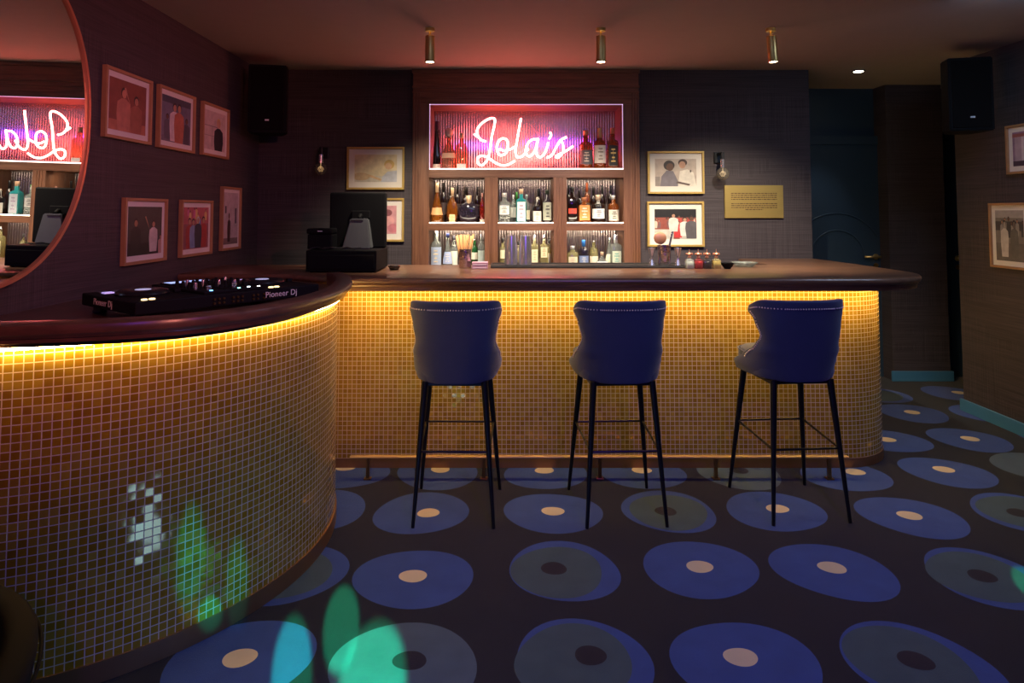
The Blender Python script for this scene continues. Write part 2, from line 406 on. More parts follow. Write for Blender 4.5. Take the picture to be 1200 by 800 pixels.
# doors (structure)
def door(name, x0, x1, y, arcs=None, handle=None):
    bm = bmesh.new(); box(bm, x0, x1, y - .045, y, 0, 2.12)
    box(bm, x0 - .09, x0, y - .06, y + .02, 0, 2.2); box(bm, x1, x1 + .09, y - .06, y + .02, 0, 2.2); box(bm, x0 - .09, x1 + .09, y - .06, y + .02, 2.12, 2.2)
    d = struct(obj(name, bm, M['navy']))
    if arcs:
        for (cx, cz, r, a0, a1) in arcs:
            b2 = bmesh.new(); tube(b2, [(cx + r * math.cos(a0 + (a1 - a0) * k / 40), y - .047, cz + r * math.sin(a0 + (a1 - a0) * k / 40)) for k in range(41)], .007, 8)
            obj('arch_moulding', b2, M['navy'], d)
    if handle:
        hx, hz, s = handle; b2 = bmesh.new()
        lathe(b2, [(0, .026), (.006, .026), (.008, .022)], 20); bmesh.ops.rotate(b2, cent=(0, 0, 0), matrix=Matrix.Rotation(PI / 2, 3, 'X'), verts=b2.verts); bmesh.ops.translate(b2, vec=(hx, y - .045, hz), verts=b2.verts)
        tube(b2, [(hx, y - .05, hz), (hx, y - .095, hz)], .009, 10); tube(b2, [(hx + .02 * s, y - .095, hz), (hx - .125 * s, y - .095, hz)], .011, 12)
        obj('door_handle', b2, M['brass'], d)
        b3 = bmesh.new(); lathe(b3, [(0, .022), (.006, .022)], 20); bmesh.ops.rotate(b3, cent=(0, 0, 0), matrix=Matrix.Rotation(PI / 2, 3, 'X'), verts=b3.verts); bmesh.ops.translate(b3, vec=(hx, y - .045, hz - .08), verts=b3.verts)
        obj('keyhole_rose', b3, M['brass_dark'], d)
    return d
ac = atY(985, 310, YD); r1 = ac.x - atY(953.5, 310, YD).x; ztop_in = atY(985, 270, YD).z; ztop_out = atY(982, 250, YD).z
hp = atY(1030, 301, YD)
door('door_1', atY(925, 300, YD).x, atY(1036, 300, YD).x, YD + .1,
     arcs=[(ac.x, ztop_in - r1, r1, 0, PI), (ac.x, ztop_out - r1 * 1.75, r1 * 1.75, PI * .17, PI * .83)], handle=(hp.x, hp.z, 1))
hp2 = atY(1134, 303, YD)
door('door_2', PX1 + .12, PX1 + .95, YD + .1, handle=(PX1 + .2, hp2.z, -1))

# ------------------------------------------------------------------ back bar cabinet with three by two niches and a neon niche
cab = thing('back_bar_cabinet', 'tall walnut back bar cabinet holding the pink neon sign above six bottle niches', 'cabinet', ((CX0 + CX1) / 2, YB, 0))
ccx = (CX0 + CX1) / 2
YF = YB - .03; YN = YB + .36                                  # front face, niche back
def CXp(px): return atY(px, 200, YF).x - ccx
def CZp(py): return atY(600, py, YF).z
nx0, nx1 = CXp(503), CXp(730.5); nz0, nz1 = CZp(198.5), CZp(122)
cols = [(CXp(503), CXp(568)), (CXp(583.5), CXp(648.5)), (CXp(664), CXp(730.5))]
r1z0, r1z1 = CZp(261.5), CZp(208); r2z1 = CZp(270); r2z0 = atY(600, 312.5, YB + .06).z - .004
f = YF - YB; nb = YN - YB
L0, L1 = CX0 - ccx, CX1 - ccx
bm = bmesh.new()
bm.free()
for a, b in ((L0, nx0), (nx1, L1)):
    bm = bmesh.new(); box(bm, a, b, f, nb, 0, nz1, bev=.002); obj('side_stile', bm, M['walnut'], cab)
for (a, b) in ((cols[0][1], cols[1][0]), (cols[1][1], cols[2][0])):
    bm = bmesh.new(); box(bm, a, b, f, nb, 0, r1z1, bev=.002)
    m_ = (a + b) / 2
    for off in (-.022, 0, .022): box(bm, m_ + off - .006, m_ + off + .006, f - .006, f + .002, 0, r1z1, bev=.002)
    obj('divider', bm, M['walnut'], cab)
# outer fluting
for side, (a, b) in enumerate(((L0, nx0), (nx1, L1))):
    bm = bmesh.new()
    for k in range(3):
        x = (a + .006 + k * .022) if side == 0 else (b - .006 - k * .022)
        box(bm, x - .007, x + .007, f - .008, f, 0, CEIL - .19, bev=.003)
    obj('fluted_trim', bm, M['walnut'], cab)
bm = bmesh.new(); box(bm, L0, L1, f - .004, nb, nz1, CEIL, bev=.002)
obj('header_panel', bm, M['walnut_h'], cab)
bm = bmesh.new()
for z, d, h in ((CZp(102), .02, .02), (CZp(108), .012, .012), (CZp(115), .008, .014)): box(bm, L0 - .004, L1 + .004, f - d, f, z - h / 2, z + h / 2, bev=.003)
box(bm, L0 - .008, L1 + .008, f - .016, f, CZp(86), CEIL, bev=.004)
obj('header_moulding', bm, M['walnut_h'], cab)
def shelf(name, x0, x1, za, zb, y0=f): return obj(name, bx(x0, x1, y0, nb, za, zb, bev=.002), M['walnut_h'], cab)
shelf('neon_shelf', nx0, nx1, r1z1, nz0)
for a, b in cols:
    shelf('shelf', a, b, r2z1, r1z0); shelf('shelf', a, b, r2z0 - .03, r2z0)
obj('lower_panel', bx(nx0, nx1, f, f + .02, 0, r2z0 - .03), M['walnut'], cab)
# fluted mirror back
def fluted_mirror():
    m, nt, b = nm('reeded_mirror'); N = nt.nodes; L = nt.links
    tc = N.new('ShaderNodeTexCoord'); sp = N.new('ShaderNodeSeparateXYZ'); L.new(tc.outputs['Object'], sp.inputs[0])
    s = math_n(nt, 'SINE', math_n(nt, 'MULTIPLY', sp.outputs[0], 2 * PI / .022))
    bp = N.new('ShaderNodeBump'); bp.inputs['Strength'].default_value = .6; bp.inputs['Distance'].default_value = .003
    L.new(s, bp.inputs['Height']); L.new(bp.outputs[0], b.inputs['Normal'])
    b.inputs['Base Color'].default_value = (.45, .38, .39, 1); b.inputs['Metallic'].default_value = .8; b.inputs['Roughness'].default_value = .26
    return m
obj('reeded_back_panel', bx(nx0, nx1, nb, nb + .02, r2z0, nz1), fluted_mirror(), cab)
# light strips
for a, b in cols: obj('light_strip', bx(a + .004, b - .004, f + .004, f + .014, r1z0, r1z0 + .007), M['ledw'], cab)
obj('light_strip', bx(nx0, nx1, f, f + .010, nz0, nz0 + .009), emis('neon_niche_led', (1, .75, .66), 5), cab)
bm = bmesh.new(); box(bm, nx0, nx0 + .005, f - .002, f + .006, nz0, nz1); box(bm, nx1 - .005, nx1, f - .002, f + .006, nz0, nz1); box(bm, nx0, nx1, f - .002, f + .006, nz1 - .005, nz1)
obj('light_outline', bm, M['ledp'], cab)
# unseen fill lights added inside the niches
def niche_fill(x, y, z, e, col, sx, sy, tgt):
    o = light('niche_fill', 'AREA', (ccx + x, YB + y, z), e, col, (ccx + tgt[0], YB + tgt[1], tgt[2]), sx, sy); return o
for a, b in cols:
    niche_fill((a + b) / 2, .06, r1z1 - .01, .7, (1, .84, .62), .36, .03, ((a + b) / 2, .2, r1z0))
    niche_fill((a + b) / 2, .06, r2z1 - .012, 1.1, (1, .84, .60), .36, .03, ((a + b) / 2, .2, r2z0))
niche_fill(.26, .22, nz0 + .27, .9, (.12, .03, 1), .36, .05, (.30, .36, nz0 + .27))  # blue glow added behind the neon in place of reflected club lights
niche_fill(-.40, .22, nz0 + .24, .35, (.3, .04, 1), .14, .05, (-.40, .36, nz0 + .24))  # smaller violet glow, added likewise at the left end

# neon sign
neon = thing('neon_sign', 'glowing pink script neon sign reading Lola\'s inside the upper niche', 'neon sign', (ccx, YB + .10, nz0))
def npt(qx, qy, side=0):
    px = (550 if side == 0 else 610) + qx / 11.43; py = 130 + qy / 11.43
    p = atY(px, py, YB + .10); return Vector((p.x - ccx, 0, p.z - nz0))
strokes = {
 'letter_l_capital': [[(225, 410), (160, 388), (112, 330), (103, 260), (140, 195), (215, 130), (300, 96), (342, 118), (334, 200), (305, 320), (282, 480), (262, 600), (225, 680), (165, 728), (115, 695), (115, 625), (175, 600), (255, 628), (335, 685), (425, 725), (520, 718), (610, 668)], [(62, 308), (108, 345)]],
 'letter_o': [[(450, 365), (395, 400), (370, 480), (388, 570), (440, 592), (498, 550), (518, 455), (500, 388), (450, 365)], [(398, 505), (470, 532), (550, 512), (612, 480)]],
 'letter_l': [[(692, 98), (665, 250), (635, 420), (618, 540), (640, 615), (695, 612), (745, 570), (790, 500)]],
}
strokes2 = {
 'letter_a': [[(232, 385), (160, 382), (95, 440), (70, 530), (95, 600), (150, 590), (200, 510), (238, 365), (216, 480), (218, 580), (262, 620), (318, 570), (350, 500), (372, 420)]],
 'apostrophe': [[(395, 285), (408, 328), (380, 375)]],
 'letter_s': [[(350, 625), (420, 590), (475, 490), (535, 395), (615, 350)], [(548, 392), (570, 470), (562, 560), (505, 622), (478, 605), (590, 545), (705, 472)]],
}
for side, dct in ((0, strokes), (1, strokes2)):
    for nme, sts in dct.items():
        bm = bmesh.new()
        for st in sts: tube(bm, catmull([npt(x, y, side) for x, y in st], 6), .0080, 8)
        obj(nme, bm, M['neon'], neon, smooth=True)
for s_, pts in ((0, [(120, 420), (105, 580), (78, 755)]), (1, [(578, 600), (582, 680), (584, 755)])):
    bm = bmesh.new(); tube(bm, catmull([npt(x, y, s_) + Vector((0, .012, 0)) for x, y in pts], 4), .0025, 6)
    obj('power_lead', bm, colmat((.8, .6, .55)), neon)

# ------------------------------------------------------------------ bottles
G = dict(clear=glass('clear_glass', (.72, .78, .76), .62), pale=glass('pale_yellow_glass', (.78, .72, .36), .5), teal=glass('teal_glass', (.05, .55, .60), .3),
         green=glass('green_glass', (.03, .22, .06), .3), amber=glass('amber_glass', (.60, .16, .03), .45), dark=glass('dark_glass', (.025, .012, .012), .08),
         red=glass('red_glass', (.45, .03, .02), .25), blue=glass('blue_glass', (.10, .22, .50), .45), rose=glass('rose_glass', (.90, .55, .38), .68),
         cognac=glass('cognac_glass', (.50, .15, .02), .3), navy=glass('navy_glass', (.05, .04, .07), .2))
SHAPES = {  # (z, r) in height / half width; section exponent; depth
 'std':     ([(0, .92), (.01, 1), (.60, 1), (.68, .85), (.74, .42), (.78, .33), (.92, .33)], 2, 1),
 'shoulder': ([(0, .92), (.01, 1), (.62, 1), (.69, .8), (.72, .40), (.92, .34)], 2, 1),
 'square':  ([(0, .93), (.01, 1), (.62, 1), (.69, .86), (.73, .36), (.90, .34)], 7, .85),
 'slim':    ([(0, .95), (.01, 1), (.30, .90), (.70, .55), (.94, .45)], 2, 1),
 'decanter': ([(0, .85), (.02, 1), (.35, .98), (.52, .62), (.62, .34), (.72, .26), (.76, .40), (.78, .40)], 2, .85),
 'flask':   ([(0, .42), (.03, .55), (.10, .80), (.22, .97), (.34, 1), (.46, .96), (.58, .74), (.66, .42), (.70, .26), (.80, .24)], 2.2, .42),
 'disc':    ([(0, .30), (.04, .62), (.12, .85), (.24, .98), (.40, 1), (.55, .93), (.66, .75), (.74, .45), (.78, .24), (.86, .22)], 2, .42),
 'round':   ([(0, .55), (.02, .75), (.12, .96), (.25, 1), (.40, .88), (.52, .55), (.60, .28), (.84, .24)], 2, .9),
 'bell':    ([(0, .95), (.02, 1), (.20, .97), (.42, .70), (.60, .42), (.75, .28), (.92, .26)], 2, .9),
}
def bottle(label, px, wpx, ybase, ytop, Y, shape, g, lab=None, cap=('std', (.03, .03, .03)), z0=None, group=None):
    """lab: (z0, z1 fraction of height, colour[, ink colour]); cap: kind, colour"""
    base = atY(px, ybase, Y); z = z0 if z0 is not None else base.z
    h = atY(px, ytop, Y).z - z; hw = (atY(px + wpx / 2, ybase, Y).x - atY(px - wpx / 2, ybase, Y).x) / 2
    prof, n, dy = SHAPES[shape]
    t = thing('bottle', label, 'bottle', (base.x, Y, z), 0, group)
    bm = bmesh.new(); lathe(bm, [(q * h, r * hw) for q, r in prof], 24, n=n, dy=dy); obj('glass_body', bm, G[g], t)
    zt = prof[-1][0] * h; rt = prof[-1][1] * hw
    if cap:
        k, c = cap; cm = colmat(c, .35, .3 if k != 'cork' else 0) if not isinstance(c, str) else M[c]
        bm = bmesh.new()
        if k == 'ball':
            R = (h - zt) * .5; lathe(bm, [(zt - .006, rt * .7), (zt + .002, rt * .7)] + [(zt + R - R * math.cos(a * PI / 8), max(.001, R * math.sin(a * PI / 8))) for a in range(1, 9)], 16)
        elif k == 'pour': lathe(bm, [(zt - .004, rt), (zt + .01, rt), (zt + .012, rt * .45), (h, rt * .35)], 12)
        elif k == 'long': lathe(bm, [(zt - h * .16, rt * 1.12), (zt - .002, rt * 1.12), (h - .002, rt * 1.15), (h, rt * 1.0)], 16)
        else: lathe(bm, [(zt - .012, rt * 1.18), (h - .002, rt * 1.2), (h, rt * 1.05)], 16)
        obj('stopper' if k in ('ball', 'pour', 'cork') else 'cap', bm, cm, t)
    if lab:
        a, b, c = lab[0], lab[1], lab[2]
        def rad(q):
            for (q0, r0), (q1, r1_) in zip(prof, prof[1:]):
                if q0 <= q <= q1: return r0 + (r1_ - r0) * (q - q0) / max(1e-6, q1 - q0)
            return prof[-1][1]
        qs = [a + (b - a) * i / 6 for i in range(7)]
        bm = bmesh.new(); full = len(lab) > 4 and lab[4] == 'wrap'
        if shape == 'square' or dy < .6:
            d = max(rad(q) for q in qs) * hw * dy + .0006; ww = hw * (.78 if shape == 'square' else .5)
            if dy < .6: d += .0004
            box(bm, -ww, ww, -d - .0008, -d + .002, a * h, b * h)
        else: lathe(bm, [(q * h, rad(q) * hw * 1.02 + .0004) for q in qs], 20, n=n, dy=dy, a0=-PI / 2 - 1.2, a1=-PI / 2 + 1.2, cap=False); d = hw * dy * 1.03
        lo = obj('label', bm, colmat(c), t)
        if len(lab) > 3 and lab[3]:
            bm = bmesh.new(); zc = (a + b) / 2 * h; hh = (b - a) * h
            yy = -(rad((a + b) / 2) * hw * dy * 1.02 + .003) if not (shape == 'square' or dy < .6) else -d - .0012
            box(bm, -hw * .02, hw * .02, yy - .0003, yy + .0005, zc - .28 * hh, zc + .30 * hh)
            for q, ww in ((.30, .45), (.12, .6), (-.10, .35), (-.28, .5)):
                box(bm, -hw * ww * .75, hw * ww * .75, yy - .0004, yy + .0006, zc + q * hh - hh * .035, zc + q * hh + hh * .035)
            obj('label_print', bm, colmat(lab[3]), lo)
    return t
N1 = YB + .075; NR = YB + .20
g_ = 'bottles in the neon niche'; zs = nz0 + .001
def nb_(l, px, w_, yt, sh, g, lab, cap, Y=N1): return bottle(l, px, w_, 197, yt, Y, sh, g, lab, cap, zs, g_)
nb_('very tall slender dark bottle at the far left of the neon niche', 512, 10, 142, 'slim', 'dark', (.03, .12, (.75, .6, .5)), ('long', (.08, .03, .05)))
nb_('clear decanter with a ball stopper left of the neon sign', 526, 17, 150, 'decanter', 'rose', (.28, .40, (.75, .5, .35)), ('ball', (.85, .7, .6)))
nb_('square pale spirit bottle with two labels beside the neon L', 541, 13, 156, 'square', 'rose', (.05, .16, (.8, .78, .75)), ('cork', (.8, .6, .4)))
nb_('round shouldered amber bottle with an oval dark label', 686.5, 15, 153, 'shoulder', 'amber', (.14, .50, (.10, .10, .12), (.7, .6, .5)), ('std', (.75, .35, .2)))
nb_('amber bottle with a large white label and tan cap in the neon niche', 703, 14, 150, 'std', 'amber', (.16, .58, (.78, .74, .68), (.3, .25, .2)), ('long', (.75, .5, .25)))
nb_('dark square bottle with a black and gold label, right in the neon niche', 718, 13, 150, 'square', 'amber', (.10, .58, (.02, .02, .02), (.8, .6, .2)), ('std', (.7, .3, .15)))
g_2 = 'bottles on the middle shelf'; z2 = r1z0 + .001
def mb_(l, px, w_, yt, sh, g, lab=None, cap=('std', (.02, .02, .02)), Y=N1): return bottle(l, px, w_, 260, yt, Y, sh, g, lab, cap, z2, g_2)
mb_('rounded cognac bottle with orange tag at the left end of the middle shelf', 512, 15, 214, 'bell', 'cognac', (.20, .38, (.85, .45, .2)), ('long', (.72, .5, .3)))
mb_('small dark bottle with a square yellow label and gold wire loop', 530, 13, 220, 'flask', 'cognac', (.02, .24, (.85, .68, .35), (.4, .25, .1)), ('cork', (.75, .5, .3)))
mb_('wide flat round decanter of dark brandy with gold collar on the middle shelf', 549.5, 25, 229, 'disc', 'navy', None, ('long', (.85, .62, .38)))
mb_('slim dark red bottle beside the round brandy decanter', 565, 5.5, 226, 'std', 'red', (.02, .12, (.7, .6, .5)), ('std', (.7, .35, .3)))
for l, px, yt in (('tall black bottle behind the cognac at the left of the middle shelf', 519.5, 214), ('tall black bottle behind the yellow labelled one', 536, 217), ('tall black bottle left of centre behind the round decanter', 527.8, 219), ('broad black bottle rising behind the round decanter', 546, 219), ('black bottle behind the slim red one', 559.5, 219)):
    mb_(l, px, 6.8 if px != 546 else 10, yt, 'std', 'dark', (.2, .5, (.05, .03, .03)), ('long', (.02, .015, .015)), NR)
mb_('square clear gin bottle with black symbols on its white label', 591, 14.5, 226, 'square', 'clear', (.28, .58, (.80, .80, .76), (.05, .05, .05)), ('std', (.75, .72, .7)))
mb_('clear bottle with pale label half behind the square gin bottle', 601.5, 9, 228, 'std', 'clear', (.2, .55, (.75, .75, .68)), ('ball', (.7, .7, .72)), YB + .15)
mb_('turquoise square bottle with a tall white label', 610.8, 12, 221.5, 'square', 'teal', (.05, .62, (.75, .80, .85), (.35, .3, .4)), ('cork', (.65, .4, .25)))
mb_('green bottle behind the turquoise square bottle', 605.5, 8, 225, 'shoulder', 'green', None, ('long', (.05, .22, .05)), NR)
mb_('clear bottle with round yellow label right of the turquoise bottle', 617, 8, 228, 'std', 'clear', (.12, .45, (.8, .76, .55)), ('std', (.4, .45, .45)), YB + .16)
mb_('dark bottle with a square white label in the centre niche', 629.5, 10, 231, 'shoulder', 'dark', (.06, .46, (.80, .78, .72), (.4, .35, .3)), ('ball', (.7, .6, .5)))
mb_('jet black bottle behind the white labelled one in the centre niche', 631.5, 9, 221, 'std', 'dark', None, ('long', (.015, .015, .015)), NR)
mb_('dark bottle with a pale patterned label and black stopper in the centre niche', 641.5, 11, 222.5, 'shoulder', 'navy', (.08, .62, (.40, .42, .34), (.08, .08, .08)), ('std', (.02, .03, .02)))
mb_('dark square bottle with a slanted red label', 670.5, 12, 219, 'square', 'dark', (.26, .40, (.80, .06, .03), (.1, .1, .1)), ('std', (.02, .02, .02)))
mb_('squat bottle with a wide orange label and white patch', 684.5, 15, 231, 'square', 'amber', (.10, .68, (.85, .28, .08), (.8, .7, .6)), ('std', (.5, .2, .1)))
mb_('broad dark bottle with a wide white rectangular label', 701, 15, 228, 'shoulder', 'dark', (.16, .50, (.80, .82, .84), (.35, .35, .4)), ('long', (.72, .55, .4)))
mb_('brown whiskey bottle with a round cream label at the right end of the middle shelf', 719, 12.5, 229, 'shoulder', 'amber', (.08, .48, (.70, .68, .60), (.1, .08, .06)), ('std', (.75, .72, .72)))
for l, px, yt, cc in (('black bottle behind the slanted red label', 666.5, 217, (.02, .02, .02)), ('dark bottle behind the orange label one', 679.5, 223, (.03, .02, .02)), ('bottle with an orange red wrapped neck in the back row', 688, 214, (.75, .16, .05)), ('black bottle behind the wide white label one', 695.5, 219, (.02, .02, .02)), ('second black bottle behind the wide white label one', 706, 217, (.02, .02, .02)), ('black bottle behind the round cream label', 716, 217, (.02, .02, .02))):
    mb_(l, px, 7, yt, 'std', 'dark' if px != 688 else 'amber', (.2, .5, (.06, .04, .03)), ('long', cc), NR)
g_3 = 'bottles on the lowest shelf'; z3 = r2z0 + .001
def lb_(l, px, w_, yt, sh, g, lab=None, cap=('pour', 'chrome'), Y=N1): return bottle(l, px, w_, 312, yt, Y, sh, g, lab, cap, z3, g_3)
lb_('clear vodka bottle with a blue mark at the left end of the lowest shelf', 511.2, 12.5, 270, 'shoulder', 'clear', (.05, .55, (.45, .55, .75), (.8, .7, .5)))
lb_('clear bottle with dark blue cap and blue label', 524.6, 11.5, 273, 'bell', 'clear', (.10, .45, (.45, .55, .85), (.85, .85, .9)), ('std', (.06, .08, .25)))
lb_('pale bottle with a tall white label behind the straw holder', 532, 9, 276, 'std', 'clear', (.05, .5, (.72, .74, .68)), ('std', (.15, .15, .2)), YB + .16)
lb_('green bottle right of the straws in the left niche', 556, 8, 279, 'shoulder', 'green', (.25, .5, (.75, .72, .6)), ('pour', 'chrome'), YB + .15)
lb_('clear bottle with a silver pourer at the right of the left niche', 564, 8, 274, 'std', 'clear', (.12, .5, (.5, .62, .58)), ('pour', 'chrome'))
lb_('pale yellow bottle left of the shaker tins', 589.2, 8, 279, 'square', 'pale', (.3, .6, (.78, .74, .5)), ('std', (.1, .1, .1)))
lb_('pale yellow bottle between the two shaker tins', 607.5, 7, 283, 'std', 'pale', None, ('std', (.1, .1, .1)), YB + .16)
lb_('pale yellow bottle with silver pourer right of the shaker tins', 626.5, 9, 275, 'square', 'pale', (.15, .55, (.75, .74, .5), (.5, .5, .3)))
lb_('pale bottle with pourer and bright yellow base in the centre niche', 637.5, 9.5, 275, 'square', 'pale', (.30, .62, (.78, .72, .48), (.55, .3, .1)))
lb_('pale yellow bottle at the right edge of the centre niche', 643.5, 5.5, 281, 'std', 'pale', (.1, .5, (.7, .68, .5)), ('std', (.1, .1, .1)), YB + .16)
lb_('squat pale square bottle at the left of the right niche', 671, 13, 288, 'square', 'pale', (.06, .5, (.75, .68, .5), (.5, .4, .3)), ('std', (.7, .72, .72)))
lb_('dark bottle with a bright blue neck and white seal', 684, 11.5, 281, 'std', 'navy', (.10, .42, (.22, .30, .55), (.75, .75, .7)), ('long', (.05, .25, .75)))
lb_('pale bottle with silver pourer in the right niche', 696, 10, 281, 'shoulder', 'pale', (.05, .38, (.8, .74, .6)), ('pour', 'chrome'), YB + .20)
lb_('squat round white ceramic style bottle with blue collar', 705.5, 14, 295, 'round', 'clear', (.04, .40, (.78, .80, .82), (.2, .35, .6)), ('cork', (.65, .45, .3)), YB + .04)
lb_('clear bottle with a stacked ball stopper', 714.5, 11.5, 278, 'bell', 'clear', (.08, .42, (.72, .72, .55)), ('ball', (.75, .75, .8)), YB + .15)
lb_('clear green tinted bottle with a white top at the right end of the lowest shelf', 722, 13, 275, 'square', 'clear', (.10, .5, (.62, .70, .55), (.1, .4, .35)), ('long', (.75, .76, .76)))

# ------------------------------------------------------------------ main bar counter
BX = 2.40; BR = .38; BY = 4.09
body_path = [(-1.12, BY), (BX - BR, BY)] + arc(BX - BR, BY + BR, BR, -PI / 2, 0, 18)[1:] + [(BX, YB)]
fine = []
for a, b in zip(body_path, body_path[1:]):
    k = max(1, int((Vector(b) - Vector(a)).length / .2))
    fine += [tuple(Vector(a).lerp(Vector(b), i / k)) for i in range(k)]
fine.append(body_path[-1])
bar = thing('bar_counter', 'long gold mosaic bar counter with walnut top and brass foot rail', 'bar counter', (.6, BY, 0))
def rel(o, t): o.location = -Vector(t.location); return o
KZ = .055; BT = TOP - .073
rel(strip_wall('mosaic_front', fine, KZ, BT + .002, M['tile'], bar), bar)
ins = [(-1.12, BY + .01), (BX - BR, BY + .01)] + arc(BX - BR, BY + BR, BR - .01, -PI / 2, 0, 18)[1:] + [(BX - .01, YB - .003), (BX - .35, YB - .003), (BX - .35, BY + .5), (-1.12, BY + .5)]
rel(ring_stack('carcass', ins, [(0, .0), (0, BT)], M['blackr'], bar), bar)
kp = [(x, y) for x, y in fine]
bm = bmesh.new(); sweep(bm, kp, [(.004, .001), (.004, KZ), (-.004, KZ), (-.004, .001)]); rel(obj('plinth', bm, M['copper'], bar), bar)
TX = 2.56; TR = .46; TY = 3.85
outl = [(-.93, TY), (-.74, TY)] + [(x, TY) for x in (-.3, .3, .9, 1.5)] + [(TX - TR, TY)] + arc(TX - TR, TY + TR, TR, -PI / 2, 0, 20)[1:] + [(TX, 4.6), (TX - .01, 5.0), (2.51, YB - .004), (1.9, YB - .004), (1.9, 4.9), (1.85, 4.85), (0, 4.85), (XL + .004, 4.85), (XL + .004, 4.15), (-1.3, 4.13), (-1.10, 3.98)]
edge_prof = [(-.022, TOP), (-.008, TOP - .003), (0, TOP - .012), (.001, TOP - .022), (-.004, TOP - .034), (-.014, TOP - .040), (-.014, TOP - .047), (-.022, TOP - .052), (-.024, TOP - .073)]
rel(ring_stack('worktop', outl, edge_prof, M['top'], bar), bar)
bm = bmesh.new(); lp = [(-.6, BY)] + fine[1:]
lp = [p for p in fine if p[0] > -1.1]
sweep(bm, lp, [(.11, BT - .010), (.11, BT - .001), (.125, BT - .001), (.125, BT - .010)]); rel(obj('light_strip', bm, M['led'], bar), bar)
# foot rail
ry = 3.92
rail = obj('foot_rail', bx(atZ(410, 536, .12).x, atZ(994, 536, .12).x, ry - .018, ry + .018, .118, .130, bev=.005), mat('satin_brass_rail', (.75, .50, .20), .5, .7), bar); rel(rail, bar)
for px in (431, 567, 703, 839, 972):
    X = atY(px, 561, ry).x
    bm = bmesh.new(); box(bm, X - .009, X + .009, ry - .009, ry + .009, .006, .118); box(bm, X - .02, X + .02, ry - .02, ry + .02, .0015, .008, bev=.001)
    po = obj('rail_post', bm, M['brass_dark'], rail)

# ------------------------------------------------------------------ curved DJ counter
DC = (-1.93, 3.20); DR = 1.14
DT = 1.165; DS = 1.095
dj = thing('dj_booth_counter', 'curved gold mosaic counter with raised dark wood rim in the left foreground', 'counter', (-1.4, 3.0, 0))
bpth = [p for p in arc(DC[0], DC[1], DR, -PI / 2, PI / 3, 90) if p[1] < 4.085]
bpth = [(x, y) for x, y in bpth if x > XL + .003]
bpth = [(XL + .003, bpth[0][1])] + bpth
rel(strip_wall('mosaic_front', bpth, .065, DS - .012, M['tile'], dj), dj)
bm = bmesh.new(); sweep(bm, bpth, [(.006, .001), (.006, .067), (-.01, .067), (-.01, .001)]); rel(obj('plinth', bm, M['copper'], dj), dj)
lip = catmull([(XL + .003, 2.02, 0), (-1.53, 2.035, 0), (-1.15, 2.13, 0), (-.93, 2.28, 0), (-.78, 2.53, 0), (-.705, 2.84, 0), (-.70, 3.12, 0), (-.74, 3.42, 0), (-.81, 3.67, 0), (-.89, 3.84, 0)], 8)
lip = [(p.x, p.y) for p in lip]
bm = bmesh.new()
sweep(bm, lip, [(-.085, DS - .005), (-.085, DT - .006), (-.078, DT), (-.012, DT), (-.002, DT - .006), (.002, DT - .018), (0, DT - .032), (-.012, DT - .042), (-.014, DT - .046), (-.022, DT - .048), (-.024, DT - .061), (-.06, DT - .061)])
rel(obj('rim', bm, M['topdark'], dj, smooth=True), dj)
inner = []
for i, p in enumerate(lip):
    a = lip[max(i - 1, 0)]; b = lip[min(i + 1, len(lip) - 1)]; t = Vector((b[0] - a[0], b[1] - a[1])).normalized(); inner.append((p[0] - t.y * .08, p[1] + t.x * .08))
inner = [p for p in inner if p[1] < 3.83]
srf = inner + [(inner[-1][0] - .02, 3.86), (-1.12, 3.97), (-1.28, 4.08), (XL + .004, 4.10)]
rel(ring_stack('worktop', srf, [(0, DS), (0, DS - .012)], M['topdark'], dj, smooth=False), dj)
bm = bmesh.new()
lpp = [(x, y) for x, y in bpth if y < 3.75]
sweep(bm, lpp, [(.008, DS - .022), (.008, DS - .0135), (.018, DS - .0135), (.018, DS - .022)]); rel(obj('light_strip', bm, M['led'], dj), dj)

